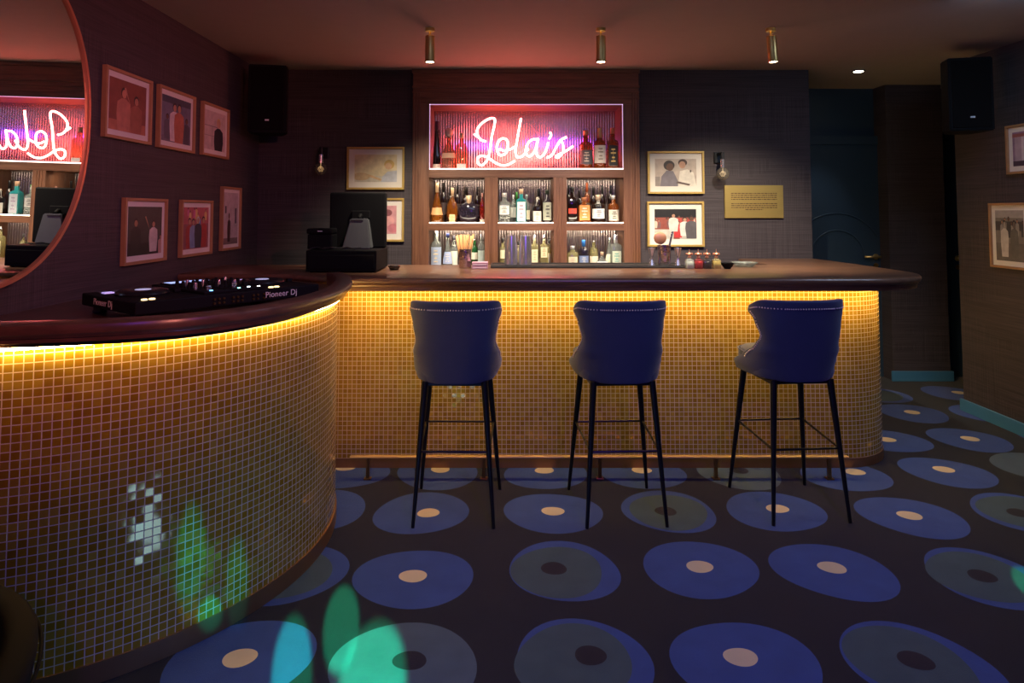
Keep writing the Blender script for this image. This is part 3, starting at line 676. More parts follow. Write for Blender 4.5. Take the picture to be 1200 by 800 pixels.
# ------------------------------------------------------------------ bar stools
def stool_mesh():
    t = thing('bar_stool', '', 'bar stool', (0, 0, 0), 0, 'blue velvet bar stools along the counter')
    bm = bmesh.new()
    prof = [(.665, .0), (.665, .86), (.675, .96), (.70, 1), (.755, 1), (.775, .97), (.786, .90), (.790, .6), (.792, 0.001)]
    lathe(bm, [(z, max(.001, r) * .205) for z, r in prof], 40, n=3.2, dy=1.04, cap=False)
    bmesh.ops.translate(bm, vec=(0, .02, 0), verts=bm.verts)
    seat = obj('seat', bm, M['velvet'], t, smooth=True)
    bm = bmesh.new(); tube(bm, [(.2065 * math.copysign(abs(math.cos(a)) ** (2 / 3.2), math.cos(a)), .02 + .2065 * 1.04 * math.copysign(abs(math.sin(a)) ** (2 / 3.2), math.sin(a)), .772) for a in [k * 2 * PI / 60 for k in range(60)]], .0035, 6, closed=True)
    obj('piping', bm, M['velvet'], seat, smooth=True)
    # wrap-around winged backrest
    bm = bmesh.new(); nz, na = 22, 36; top_pts = []; grid = []
    def lerp(tab, s):
        for (s0, v0), (s1, v1) in zip(tab, tab[1:]):
            if s <= s1:
                q = (s - s0) / (s1 - s0); q = q * q * (3 - 2 * q); return v0 + (v1 - v0) * q
        return tab[-1][1]
    for i in range(nz + 1):
        s = i / nz; z = .668 + .398 * s
        half = 1.035 * lerp([(0, .200), (.12, .219), (.30, .211), (.52, .190), (.72, .205), (.9, .222), (1, .219)], s)   # widest half width
        fwd = lerp([(0, .15), (.13, .13), (.26, .03), (.40, -.07), (.55, -.115), (.75, -.085), (.9, -.05), (1, -.065)], s)  # how far the sides reach forward
        yb = -.205 - .055 * s
        row = []
        for j in range(na + 1):
            u = -1 + 2 * j / na
            # plan: U shape from (-half,fwd) round the back to (half,fwd)
            a = u * PI / 2
            x = half * math.copysign(abs(math.sin(a)) ** .72, a); d = abs(math.cos(a)) ** .72
            y = fwd + (yb - fwd) * d
            zz = z - .035 * max(0, (abs(u) - .70) / .30) ** 2 * max(0, (s - .7) / .3)
            row.append(bm.verts.new((x, y, zz)))
        grid.append(row)
    for i in range(nz):
        for j in range(na):
            fc = bm.faces.new((grid[i][j], grid[i][j + 1], grid[i + 1][j + 1], grid[i + 1][j])); fc.smooth = True
    edge = [grid[i][0].co.copy() for i in range(4, nz + 1)] + [v.co.copy() for v in grid[nz][1:-1]] + [grid[i][na].co.copy() for i in range(nz, 3, -1)]
    back = obj('backrest', bm, M['velvet'], t, smooth=True)
    so = back.modifiers.new('thick', 'SOLIDIFY'); so.thickness = .034; so.offset = -1
    bv = back.modifiers.new('round', 'BEVEL'); bv.width = .012; bv.segments = 3; bv.limit_method = 'ANGLE'; bv.angle_limit = math.radians(50)
    # nailheads on the outside near the edge
    bm = bmesh.new()
    def surf(s, u):
        fi = s * nz; i = min(int(fi), nz - 1); q = fi - i
        return s
    me = back.data; P = lambda i, j: me.vertices[i * (na + 1) + j].co
    pts = [P(i, 1) for i in range(5, nz - 1)] + [P(nz - 2, j) for j in range(1, na)] + [P(i, na - 1) for i in range(nz - 2, 4, -1)]
    acc = 0; prevp = None; spots = []
    for p in pts:
        if prevp is not None:
            d = (p - prevp).length; k = max(1, round(d / .012))
            for q in range(k): spots.append(prevp.lerp(p, q / k))
        prevp = p
    for p in spots:
        out = Vector((p.x, p.y + .02, 0)).normalized()
        r = bmesh.ops.create_icosphere(bm, subdivisions=1, radius=.0042)['verts']; bmesh.ops.translate(bm, vec=p + out * .0015 + Vector((0, 0, 0)), verts=r)
    nh = obj('nailhead_trim', bm, mat('nailhead_metal', (.75, .62, .55), .5, .35), back)
    nh['kind'] = 'stuff'
    # legs
    tops = [(-.145, -.15), (.145, -.15), (-.155, .16), (.155, .16)]; feet = [(-.192, -.215), (.192, -.215), (-.213, .245), (.213, .245)]
    for (tx, ty), (fx, fy) in zip(tops, feet):
        bm = bmesh.new(); tube(bm, [(fx, fy, .002), (fx + (tx - fx) * .5, fy + (ty - fy) * .5, .335), (tx, ty, .672)], .012, 12, taper=lambda q: .0085 + .0085 * q)
        leg = obj('leg', bm, M['black'], t, smooth=True)
    def lp_(k, z):
        q = z / .67; return Vector((feet[k][0] + (tops[k][0] - feet[k][0]) * q, feet[k][1] + (tops[k][1] - feet[k][1]) * q, z))
    a, b, c, d = lp_(0, .345), lp_(1, .345), lp_(3, .375), lp_(2, .375)
    # ring: rear bar, side bars and a front bar set a little inward
    bm = bmesh.new(); tube(bm, [a, b], .006, 8); tube(bm, [b, c], .006, 8); tube(bm, [c, d], .006, 8); tube(bm, [d, a], .006, 8)
    obj('footrest', bm, M['brass_dark'] if False else M['black'], t, smooth=True)
    bm = bmesh.new(); box(bm, -.16, .16, -.155, .175, .650, .668, bev=.004); obj('seat_base', bm, M['black'], t)
    return t
st0 = stool_mesh()
c1 = (atZ(482, 619, 0) + atZ(578, 619, 0)) / 2
def place(st, near_l, near_r, far_c, label):
    a, b, c = atZ(*near_l, 0), atZ(*near_r, 0), atZ(*far_c, 0)
    m = (a + b) / 2; d = (b - a); rz = math.atan2(d.y, d.x) if abs(d.y) > .0 else 0
    f_ = (c - m); r2 = math.atan2(-f_.x, f_.y); rot = (r2)
    st.rotation_euler = (0, 0, rot); n_ = Vector((-math.sin(rot), math.cos(rot), 0))
    st.location = m + n_ * .215; st['label'] = label; return st
s2, s3 = copy_tree(st0), copy_tree(st0)
place(st0, (483, 619), (579, 619), (540, 571), 'left blue velvet bar stool, nearest the curved counter, seat pulled straight')
place(s2, (688, 619), (782, 618), (711, 570), 'middle blue velvet bar stool with its seat turned slightly left')
place(s3, (906, 616), (997, 613), (896, 567), 'right blue velvet bar stool, seat turned left to show the pale cushion')

# ------------------------------------------------------------------ picture frames
def person_polys(cx, base, h, cloth, skin, hair=(.03, .02, .02), arm=0):
    """flat photo figure as polygons in print coordinates (0..1, 0..1)"""
    P = []
    def ell(x, y, rx, ry, c, n=14): P.append(([(x + rx * math.cos(2 * PI * k / n), y + ry * math.sin(2 * PI * k / n)) for k in range(n)], c))
    w_ = h * .20
    P.append(([(cx - w_ * .8, base), (cx - w_, base + h * .45), (cx - w_ * .9, base + h * .70), (cx - w_ * .3, base + h * .78), (cx + w_ * .3, base + h * .78), (cx + w_ * .9, base + h * .70), (cx + w_, base + h * .45), (cx + w_ * .8, base)], cloth))
    ell(cx, base + h * .90, h * .085, h * .115, hair); ell(cx + h * .005, base + h * .875, h * .065, h * .09, skin)
    if arm: P.append(([(cx + w_ * .7 * arm, base + h * .62), (cx + w_ * .9 * arm, base + h * .72), (cx + w_ * 2.0 * arm, base + h * 1.12), (cx + w_ * 1.75 * arm, base + h * 1.14)], skin))
    return P
def rect(x0, y0, x1, y1, c): return ([(x0, y0), (x1, y0), (x1, y1), (x0, y1)], c)
def frame(label, cx, cz, w_, h_, plane, facing, border, depth, fmat, polys, bg, group, pic=None, tilt=0):
    """facing: 'back' (on back wall), 'left', 'right' walls"""
    if facing == 'back': loc = (cx, plane, cz); rz = 0
    elif facing == 'left': loc = (plane, cx, cz); rz = PI / 2
    else: loc = (plane, cx, cz); rz = -PI / 2
    t = thing('picture_frame', label, 'framed photo', loc, rz, group); t.rotation_euler = (0, tilt, rz)
    # local: faces -Y, wall at y=0
    bm = bmesh.new(); fw = .016; W, H = w_ / 2, h_ / 2; D = depth
    box(bm, -W, W, -D, -.001, H - fw, H, bev=.001); box(bm, -W, W, -D, -.001, -H, -H + fw, bev=.001)
    box(bm, -W, -W + fw, -D, -.001, -H + fw, H - fw, bev=.001); box(bm, W - fw, W, -D, -.001, -H + fw, H - fw, bev=.001)
    obj('frame_moulding', bm, fmat, t)
    yb = -D * .45
    obj('mount', bx(-W + fw, W - fw, yb, -.004, -H + fw, H - fw), M['mount'], t)
    pw, ph = (W - fw - border), (H - fw - border)
    if pic: pw, ph = pic
    bm = bmesh.new(); mats = [photomat(bg)]; idx = {}
    def add(poly, mi, y):
        # clip to the print by clamping
        vs = []; last = None
        for x, z in poly:
            c = (round(-pw + 2 * pw * min(1, max(0, x)), 5), y, round(-ph + 2 * ph * min(1, max(0, z)), 5))
            if c != last: vs.append(c); last = c
        if len(vs) > 2 and vs[0] == vs[-1]: vs.pop()
        if len(vs) < 3: return
        try:
            f_ = bm.faces.new([bm.verts.new(v) for v in vs]); f_.material_index = mi
        except Exception: pass
    box(bm, -pw, pw, yb - .0012, yb - .0002, -ph, ph)
    y = yb - .0014
    for poly, c in polys:
        k = tuple(c)
        if k not in idx: idx[k] = len(mats); mats.append(photomat(c))
        add(poly, idx[k], y); y -= .00004
    me = bpy.data.meshes.new('print'); bm.to_mesh(me); bm.free(); link('print', me, parent=t, mats=mats)
    return t
SK = (.50, .27, .17); SKD = (.13, .06, .035)
gl = 'framed photos on the left wall'; gb = 'gold framed photos flanking the back bar'; gr = 'framed photos on the right wall'
LP = XL + .002; FD = .026
def lframe(label, x0, yt0, yb0, x1, yt1, yb1, polys, bg, border=.03):
    X = XL + FD
    a, b = atX(x0, yt0, X), atX(x0, yb0, X); c, d = atX(x1, yt1, X), atX(x1, yb1, X)
    y0, y1 = (a.y + b.y) / 2, (c.y + d.y) / 2; zt, zb = (a.z + c.z) / 2, (b.z + d.z) / 2
    return frame(label, (y0 + y1) / 2, (zt + zb) / 2, abs(y1 - y0), zt - zb, XL, 'left', border, FD, M['oak'], polys, bg, gl)
rc = random.Random(3)
def crowd(n, z0, z1, cols, h=.35):
    out = []
    for i in range(n):
        out += person_polys(rc.random(), z0 + rc.random() * (z1 - z0), h * (.8 + .4 * rc.random()), rc.choice(cols), rc.choice([SK, SKD, (.45, .22, .14)]))
    return out
lframe('large oak framed photo of two people, red toned, top row nearest the round mirror', 124.6, 74.8, 159.5, 178.8, 95.2, 170.8,
       [rect(0, 0, 1, .2, (.45, .16, .10))] + person_polys(.38, -.1, .95, (.50, .20, .14), (.55, .25, .16)) + person_polys(.72, -.1, .85, (.34, .12, .08), (.48, .22, .15), arm=-1), (.24, .07, .05))
lframe('oak framed photo of a couple dancing, middle of the top row', 187.6, 98.6, 172.5, 229.6, 113.2, 180.2,
       [rect(0, .85, 1, 1, (.06, .07, .10)), rect(0, 0, 1, .12, (.14, .13, .18))] + person_polys(.18, .05, .55, (.10, .10, .14), SKD) + person_polys(.85, .0, .6, (.07, .07, .1), SKD) + person_polys(.42, .02, .85, (.70, .62, .62), SK) + person_polys(.58, .0, .88, (.48, .16, .10), SK), (.16, .17, .24))
lframe('oak framed portrait of a blond person in a black jacket beside the speaker, top row', 238.6, 117.6, 181.5, 269.2, 129.0, 186.8,
       [rect(0, .6, .6, .62, (.25, .2, .2)), rect(0, .35, .5, .365, (.3, .25, .22)), rect(.35, .1, .37, .6, (.3, .25, .22))] + person_polys(.66, -.28, 1.12, (.02, .02, .03), (.60, .35, .25), (.62, .42, .18)), (.58, .48, .45))
lframe('oak framed dark photo of a white clad person raising an arm, bottom row left', 147.0, 231.2, 311.8, 196.6, 233.3, 304.6,
       [rect(0, .0, 1, .25, (.03, .025, .025))] + person_polys(.22, .0, .75, (.035, .03, .03), (.35, .20, .12)) + person_polys(.74, .05, .66, (.68, .60, .55), SK, arm=-1) + person_polys(.97, 0, .4, (.5, .3, .25), SK), (.055, .05, .048))
lframe('oak framed colourful group photo with red costumes, bottom row middle', 213.6, 233.8, 302.2, 249.8, 235.1, 296.8,
       [rect(0, .6, 1, 1, (.50, .12, .14))] + crowd(8, .55, .8, [(.6, .15, .3), (.1, .3, .6), (.7, .5, .2)], .25) + person_polys(.22, .02, .72, (.38, .05, .05), SK) + person_polys(.78, .02, .75, (.42, .05, .05), SK) + person_polys(.36, .02, .7, (.22, .32, .50), SK) + person_polys(.56, .02, .75, (.05, .05, .07), SK, (.6, .6, .6)), (.30, .10, .12))
lframe('narrow oak framed photo of a dark dressed person by a pale wall, bottom row right', 261.2, 218.4, 294.6, 283.2, 219.8, 290.4,
       [rect(.1, .6, .2, .74, (.05, .04, .05)), rect(.78, .4, .9, .7, (.12, .10, .12)), rect(0, 0, 1, .12, (.2, .16, .15))] + person_polys(.38, .05, .55, (.05, .02, .02), SKD), (.52, .46, .46), .025)
def bframe(label, x0, y0, x1, y1, polys, bg):
    a, b = atY(x0, y0, YB - .03), atY(x1, y1, YB - .03)
    return frame(label, (a.x + b.x) / 2, (a.z + b.z) / 2, b.x - a.x, a.z - b.z, YB, 'back', .045, .03, M['gold'], polys, bg, gb)
E = lambda x, y, rx, ry, c, n=18: ([(x + rx * math.cos(2 * PI * k / n), y + ry * math.sin(2 * PI * k / n)) for k in range(n)], c)
bframe('gold framed sunlit photo of a reclining person above the till screen', 406.5, 172, 473.5, 222,
       [rect(0, 0, 1, .22, (.60, .55, .45)), E(.15, .2, .22, .14, (.58, .42, .24)), ([(.28, .22), (.35, .28), (.75, .04), (.7, 0)], (.66, .44, .24)), ([(.62, 0), (.66, .2), (.78, .38), (1, .42), (1, 0)], (.50, .52, .58)), E(.82, .64, .12, .17, (.62, .42, .14)), E(.80, .58, .08, .12, (.72, .48, .28))], (.70, .60, .38))
bframe('gold framed photo with pink faces, mostly behind the till screen', 404, 232, 473, 283,
       [E(.80, .75, .10, .12, (.25, .08, .10)), E(.83, .45, .12, .18, (.70, .35, .36)), E(.7, .3, .08, .10, (.12, .05, .08)), E(.92, .2, .12, .16, (.60, .2, .25))], (.62, .30, .33))
bframe('gold framed photo of two men, one grey suited and one white shirted', 759, 177, 826, 227,
       [rect(0, 0, .12, .35, (.30, .26, .24)), ([(.12, 0), (.15, .35), (.28, .58), (.44, .55), (.55, .2), (.55, 0)], (.19, .17, .20)), E(.34, .76, .135, .18, (.04, .03, .03)), E(.36, .70, .09, .14, SKD), ([(.55, 0), (.58, .3), (.60, .55), (.78, .62), (.93, .5), (1, .0)], (.74, .68, .60)), E(.67, .86, .11, .13, (.07, .04, .03)), E(.66, .78, .08, .13, (.52, .28, .18)), E(.86, .55, .02, .05, (.1, .08, .06)), ([(.5, .12), (.55, .18), (.85, .08), (.82, .02)], (.12, .08, .07))], (.50, .42, .36))
bframe('gold framed photo of a crowded stage party, lower right of the cabinet', 758.5, 236, 826, 289,
       [rect(0, .72, 1, 1, (.012, .010, .012)), rect(0, 0, .45, .32, (.55, .53, .46)), rect(.6, 0, 1, .15, (.5, .47, .42))] + crowd(14, .35, .5, [(.45, .06, .05), (.6, .5, .4), (.3, .08, .06), (.2, .1, .1)], .3) + person_polys(.56, .05, .55, (.55, .04, .04), SK) + person_polys(.45, .25, .6, (.70, .65, .6), SK) + person_polys(.72, .1, .62, (.70, .66, .62), SK) + person_polys(.88, .02, .75, (.10, .09, .10), SKD), (.28, .07, .05))
def rframe(label, x0, y0, yb0, depthw, polys, bg):
    X = XR - FD
    a, b = atX(x0, y0, X), atX(x0, yb0, X)
    return frame(label, a.y - depthw / 2, (a.z + b.z) / 2, depthw, a.z - b.z, XR, 'right', .035, FD, M['oak'], polys, bg, gr)
rframe('wood framed photo of a pale doorway, upper of two on the right wall', 1177, 148, 204.5, .50,
       [rect(.05, .1, .45, .9, (.45, .35, .40)), rect(0, 0, 1, .15, (.06, .04, .07)), rect(.2, .15, .36, .85, (.62, .55, .55)), rect(0, .85, 1, .95, (.35, .12, .10))], (.30, .20, .28))
rframe('wood framed black and white wedding style photo, lower of two on the right wall', 1157.4, 238, 312, .36,
       [rect(0, .6, 1, .78, (.06, .05, .05)), rect(0, 0, 1, .35, (.14, .12, .11)), rect(0, .85, 1, 1, (.40, .36, .33))] + crowd(7, .4, .5, [(.05, .05, .05), (.3, .28, .26)], .35) + person_polys(.33, .08, .72, (.60, .55, .50), (.35, .3, .26)) + person_polys(.68, .08, .72, (.12, .11, .10), (.15, .12, .1)), (.20, .18, .16))

# plaque
a, b = atY(849, 217, YB - .02), atY(918.5, 255.5, YB - .02)
pl = thing('wall_plaque', 'brushed brass plaque with engraved text on the dark wall right of the bulb sconce', 'plaque', ((a.x + b.x) / 2, YB, (a.z + b.z) / 2))
W, H = (b.x - a.x) / 2, (a.z - b.z) / 2
obj('plate', bx(-W, W, -.02, -.001, -H, H, bev=.002), M['plaque'], pl)
bm = bmesh.new(); rr = random.Random(5)
for k, zf in enumerate((.50, .38, .26, .14, -.12, -.24, -.36, -.48)):
    x = -W * .78 if k != 7 else -W * .3; xe = W * .78 if k != 7 else W * .3
    while x < xe:
        l = rr.uniform(.008, .028); l = min(l, xe - x)
        box(bm, x, x + l, -.0206, -.0198, H * zf - .0035, H * zf + .0035); x += l + .005
obj('engraving', bm, colmat((.12, .06, .02)), pl)

# wall sconces
def sconce(px, ptop, label, dirx):
    p = atY(px, ptop, YB - .02)
    t = thing('wall_sconce', label, 'wall lamp', (p.x, YB, p.z), 0, 'bare bulb sconces on the back wall')
    obj('wall_plate', bx(-.035, .035, -.02, -.001, -.09, .0, bev=.004), M['black'], t)
    bm = bmesh.new(); box(bm, dirx * .0 - .012, dirx * .0 + .012, -.12, -.018, -.028, -.008, bev=.003); box(bm, -.012, .012, -.13, -.106, -.07, -.008, bev=.003); obj('arm', bm, M['black'], t)
    bm = bmesh.new(); lathe(bm, [(-.135, .017), (-.068, .019), (-.064, .014)], 20, (0, -.118, 0)); obj('lamp_holder', bm, M['chrome'], t, smooth=True)
    R = .05; zc = -.135 - R * .9
    bm = bmesh.new(); lathe(bm, [(zc - R * math.cos(k * PI / 14), max(.001, R * math.sin(k * PI / 14))) for k in range(13)] + [(-.133, .014)], 24, (0, -.118, 0)); bl = obj('bulb', bm, glass('bulb_glass_%d' % int(px), (.75, .72, .65), .80), t, smooth=True)
    bm = bmesh.new()
    for k in range(8):
        a_ = k * PI / 4; tube(bm, [(.004 * math.cos(a_), -.118 + .004 * math.sin(a_), zc + .02), (.024 * math.cos(a_), -.118 + .024 * math.sin(a_), zc - .004 + .012 * (k % 2)), (.01 * math.cos(a_ + .4), -.118 + .01 * math.sin(a_ + .4), zc - .022)], .0009, 5)
    tube(bm, [(0, -.118, -.135), (0, -.118, zc)], .002, 6)
    obj('filament', bm, emis('filament_%d' % int(px), (1, .62, .25), .7), bl)
    return t
sconce(380, 172.5, 'bare bulb sconce on the wall left of the sunlit photo', -1)
sconce(842, 178, 'bare globe bulb sconce between the two men photo and the brass plaque', 1)

# ------------------------------------------------------------------ round-edged mirror on the left wall
mc = Vector((0, 2.46, 1.885)); ma, mb = .645, .675
mir = thing('wall_mirror', 'large round mirror with slim copper coloured rim above the curved counter', 'mirror', (XL + .055, mc.y, mc.z), 0)
mir.rotation_euler = (0, math.radians(.9), 0)
def sup(k, n, a_, b_, e=2.25):
    t_ = 2 * PI * k / n; c, s = math.cos(t_), math.sin(t_); return (math.copysign(abs(c) ** (2 / e), c) * a_, math.copysign(abs(s) ** (2 / e), s) * b_)
n = 96; bm = bmesh.new()
rin = [bm.verts.new((.012, *sup(k, n, ma - .004, mb - .004))) for k in range(n)]; f_ = bm.faces.new(rin)
rb = [bm.verts.new((.0, *sup(k, n, ma - .004, mb - .004))) for k in range(n)]; bm.faces.new(rb)
for k in range(n): bm.faces.new((rin[k], rin[(k + 1) % n], rb[(k + 1) % n], rb[k]))
mm, nt, bb_ = nm('silvered_glass'); bb_.inputs['Metallic'].default_value = 1; bb_.inputs['Roughness'].default_value = .0; bb_.inputs['Base Color'].default_value = (.88, .87, .86, 1)
obj('mirror_glass', bm, mm, mir)
bm = bmesh.new(); prof = [(-.03, 0), (.022, 0), (.022, .014), (-.03, .014)]
rings = []
for k in range(n):
    row = []
    for x, o in prof:
        y, z = sup(k, n, ma + o - .006, mb + o - .006); row.append(bm.verts.new((x, y, z)))
    rings.append(row)
for k in range(n):
    A, B = rings[k], rings[(k + 1) % n]
    for j in range(4): bm.faces.new((A[j], B[j], B[(j + 1) % 4], A[(j + 1) % 4]))
obj('mirror_rim', bm, mat('copper_rim', (.62, .26, .14), .4, .5), mir)

# ------------------------------------------------------------------ speakers
def speaker(label, loc, rz, w_=.27, d_=.27, h_=.50):
    t = thing('wall_speaker', label, 'loudspeaker', loc, rz, 'black wall speakers near the ceiling')
    bm = bmesh.new(); b_ = [(-w_ / 2, -d_ / 2), (w_ / 2, -d_ / 2), (w_ / 2, .0), (w_ * .32, d_ / 2), (-w_ * .32, d_ / 2), (-w_ / 2, .0)]
    lo = [bm.verts.new((x, y, 0)) for x, y in b_]; hi = [bm.verts.new((x, y, h_)) for x, y in b_]
    bm.faces.new(lo); bm.faces.new(hi)
    for k in range(6): bm.faces.new((lo[k], lo[(k + 1) % 6], hi[(k + 1) % 6], hi[k]))
    bmesh.ops.bevel(bm, geom=bm.edges[:], offset=.008, segments=2, affect='EDGES')
    obj('cabinet', bm, M['blackp'], t)
    obj('grille', bx(-w_ / 2 + .018, w_ / 2 - .018, -d_ / 2 - .008, -d_ / 2 + .002, .02, h_ - .02, bev=.004), mat('speaker_grille', (.006, .005, .005), .8, 0, .3, 300, .6, 500, spec=.1), t)
    obj('badge', bx(-.014, .014, -d_ / 2 - .0105, -d_ / 2 - .007, .085, .096), colmat((.75, .75, .78)), t)
    bm = bmesh.new(); tube(bm, [(0, d_ / 2 - .01, h_ * .5), (0, d_ / 2 + .06, h_ * .5)], .018, 12); box(bm, -.05, .05, d_ / 2 + .05, d_ / 2 + .065, h_ * .5 - .07, h_ * .5 + .07)
    obj('bracket', bm, M['black'], t)
    return t
p = atY(308, 155, 4.95)
speaker('black wall speaker hung in the corner above the oak framed photos', (p.x - .0, 5.08, p.z), math.radians(12), .27, .25)
p = atY(1138, 153, 4.6)
speaker('black wall speaker high on the right wall above the wedding style photo', (3.22, 4.72, p.z), math.radians(-14))

# ------------------------------------------------------------------ ceiling spot lights
def spotlight(px, label, lean=0):
    p = atZ(px, 33, CEIL)
    t = thing('ceiling_spotlight', label, 'spotlight', (p.x, p.y, CEIL), 0, 'brass ceiling spotlights over the bar')
    bm = bmesh.new(); lathe(bm, [(-.022, .028), (-.020, .030), (-.001, .030)], 24); obj('ceiling_rose', bm, M['brass'], t, smooth=True)
    bm = bmesh.new(); tube(bm, [(0, 0, -.02), (0, 0, -.055)], .007, 10); obj('stem', bm, M['brass'], t)
    bm = bmesh.new(); lathe(bm, [(-.215, .024), (-.2155, .029), (-.213, .030), (-.052, .030), (-.05, .027)], 28, cap=False)
    b2 = obj('lamp_body', bm, M['brass'], t, smooth=True)
    bm = bmesh.new(); lathe(bm, [(-.214, .026), (-.205, .026)], 20); l2 = obj('lens', bm, M['lamp'], b2)
    for o in (b2,): o.rotation_euler = (0, lean, 0); o.location = (0, 0, 0)
    q = Vector((p.x - math.sin(lean) * .22, p.y, CEIL - .225))
    light('spot_light', 'SPOT', q, 190, WARM, (q.x + .02, q.y + .75, 1.2), .022, spot=92, blend=.9)
    return t
spotlight(504, 'brass cylinder ceiling spotlight, leftmost of three, above the cabinet\'s left edge')
spotlight(704, 'brass cylinder ceiling spotlight, middle of three, above the cabinet\'s right side')
spotlight(903, 'brass cylinder ceiling spotlight, right of three, leaning slightly over the bare wall', -.06)
p = atZ(1006, 83, CEIL)
dl = thing('recessed_downlight', 'small recessed downlight in the dark ceiling in front of the arched door', 'downlight', (p.x, p.y, CEIL))
bm = bmesh.new(); lathe(bm, [(-.006, .048), (-.004, .052), (-.0005, .053)], 28); obj('trim_ring', bm, M['navy'], dl)
bm = bmesh.new(); lathe(bm, [(-.009, .034), (-.006, .036)], 24); obj('lens', bm, M['lamp'], dl)
light('downlight', 'SPOT', (p.x - .05, p.y + .05, CEIL - .02), 14, (.85, .92, 1), (2.85, YD, 1.2), .03, spot=46, blend=.8)

# ------------------------------------------------------------------ things on the main counter
ZT = TOP + .001
def on(px, Y): return atY(px, 300, Y).x
matx0, matx1 = atY(575, 312, 4.56).x, atY(805, 312, 4.56).x
bmat = thing('bar_mat', 'long black rubber bar mat along the back edge of the counter', 'bar mat', ((matx0 + matx1) / 2, 4.68, ZT))
hw = (matx1 - matx0) / 2
obj('mat_base', bx(-hw, hw, -.14, .14, 0, .010, bev=.003), M['blackr'], bmat)
bm = bmesh.new()
for y in (-.137, .127): box(bm, -hw, hw, y, y + .010, .009, .016, bev=.002)
for x in (-hw, hw - .010): box(bm, x, x + .010, -.127, .127, .009, .016, bev=.002)
obj('raised_edge', bm, M['blackr'], bmat)
ZM = ZT + .0105
def tins(px, label):
    X = atY(px, 311, 4.66).x; t = thing('shaker_tins', label, 'shaker', (X, 4.66, ZM), 0, 'stacked steel shaker tins')
    h = atY(px, 276, 4.66).z - ZM
    for k in range(3):
        bm = bmesh.new(); z = k * .012; hh = h - .024
        lathe(bm, [(z, .043), (z + .003, .0455), (z + .006, .0455), (z + hh * .55, .0425 - .0003 * k), (z + hh, .034), (z + hh + .0, .030)], 32)
        if k == 2 or k == 0: obj('tin', bm, M['chrome'], t, smooth=True)
        else: bm.free()
    return t
tins(599, 'left stack of upturned steel shaker tins on the bar mat')
tins(615.5, 'right stack of upturned steel shaker tins on the bar mat')
def cup(px, Y, z, label, w_=.045, h_=.14, copper=False):
    t = thing('metal_cup', label, 'cup', (atY(px, 310, Y).x, Y, z))
    bm = bmesh.new(); lathe(bm, [(0, w_ * .86), (.004, w_ * .9), (h_, w_), (h_, w_ - .003), (.008, w_ * .82)], 28, cap=False)
    vs = [v for v in bm.verts if abs(v.co.z) < 1e-5]; bm.faces.new(vs[:28]) if len(vs) >= 28 else None
    m_ = mat('hammered_steel_%d' % px, (.55, .48, .52), .2, 1, .35, 60, .9, 70); obj('cup_body', bm, m_, t, smooth=True); return t
cp = cup(545, 4.55, ZT, 'faceted steel cup holding the tan paper straws', .043, .125)
rs = random.Random(2)
tdir = atY(545, 310, 4.55).x
for k in range(22):
    a_ = 2 * PI * k / 22; r = .020 + .008 * (k % 2)
    bm = bmesh.new(); tube(bm, [(0, 0, 0), (math.cos(a_) * .034, math.sin(a_) * .02, .205 + rs.uniform(-.006, .008))], .0045, 6)
    o = obj('paper_straw', bm, colmat((.72, .40, .17)))
    o.location = (tdir + math.cos(a_) * r * .9, 4.55 + math.sin(a_) * r * .8, ZT + .010)
    o['label'] = 'tan paper straw in the bunch standing in the faceted cup'; o['category'] = 'straw'; o['group'] = 'tan paper straws in the cup'
X = atY(562.5, 310, 4.52).x
nb2 = thing('napkin_stack', 'small pink stack of folded napkins beside the straw cup', 'napkins', (X, 4.52, ZT))
bm = bmesh.new()
for k in range(5): box(bm, -.052 + rs.uniform(-.002, .002), .052, -.05, .05, k * .0085, k * .0085 + .008, bev=.002)
obj('folded_napkins', bm, colmat((.55, .28, .38), .8), nb2)
bm = bmesh.new(); box(bm, -.045, .045, -.0512, -.0500, .004, .012); box(bm, -.045, .045, -.0512, -.0500, .024, .032); obj('printed_band', bm, colmat((.75, .55, .65)), nb2)
# jiggers
def jigger(px, label):
    t = thing('jigger', label, 'jigger', (atY(px, 310, 4.64).x, 4.64, ZM), 0, 'steel double jiggers beside the tool cup')
    bm = bmesh.new(); lathe(bm, [(0, .022), (.035, .012), (.048, .008), (.055, .010), (.118, .026), (.118, .024), (.06, .008)], 24, cap=False); obj('jigger_body', bm, M['chrome'], t, smooth=True); return t
jigger(764, 'steel double jigger left of the tool cup'); jigger(794.5, 'steel double jigger right of the tool cup')
cup(778.5, 4.63, ZM, 'embossed steel tin holding bar tools on the mat', .045, .135)
X = atY(778.5, 300, 4.63).x
t = thing('cocktail_strainer', 'round copper strainer standing in the embossed tin', 'strainer', (X - .006, 4.645, ZM + .012))
bm = bmesh.new(); lathe(bm, [(0, .001), (0, .040), (.003, .043), (.006, .040), (.006, .001)], 28, cap=False); bmesh.ops.rotate(bm, cent=(0, 0, 0), matrix=Matrix.Rotation(PI / 2, 3, 'X'), verts=bm.verts); bmesh.ops.translate(bm, vec=(-.018, 0, .172), verts=bm.verts); obj('strainer_disc', bm, M['copperm'], t)
bm = bmesh.new(); tube(bm, [(0, 0, 0), (-.012, 0, .135)], .004, 8); obj('handle', bm, M['chrome'], t)
t = thing('bar_tongs', 'steel bar tongs leaning right out of the embossed tin', 'tongs', (X + .006, 4.625, ZM + .010))
for s in (-1, 1):
    bm = bmesh.new(); box(bm, -.006, .006, -.0012, .0012, 0, .225, bev=.0005); bmesh.ops.transform(bm, matrix=Matrix.Rotation(math.radians(13), 4, 'Y') @ Matrix.Translation((0, s * .005, 0)), verts=bm.verts); obj('tong_arm', bm, M['chrome'], t)
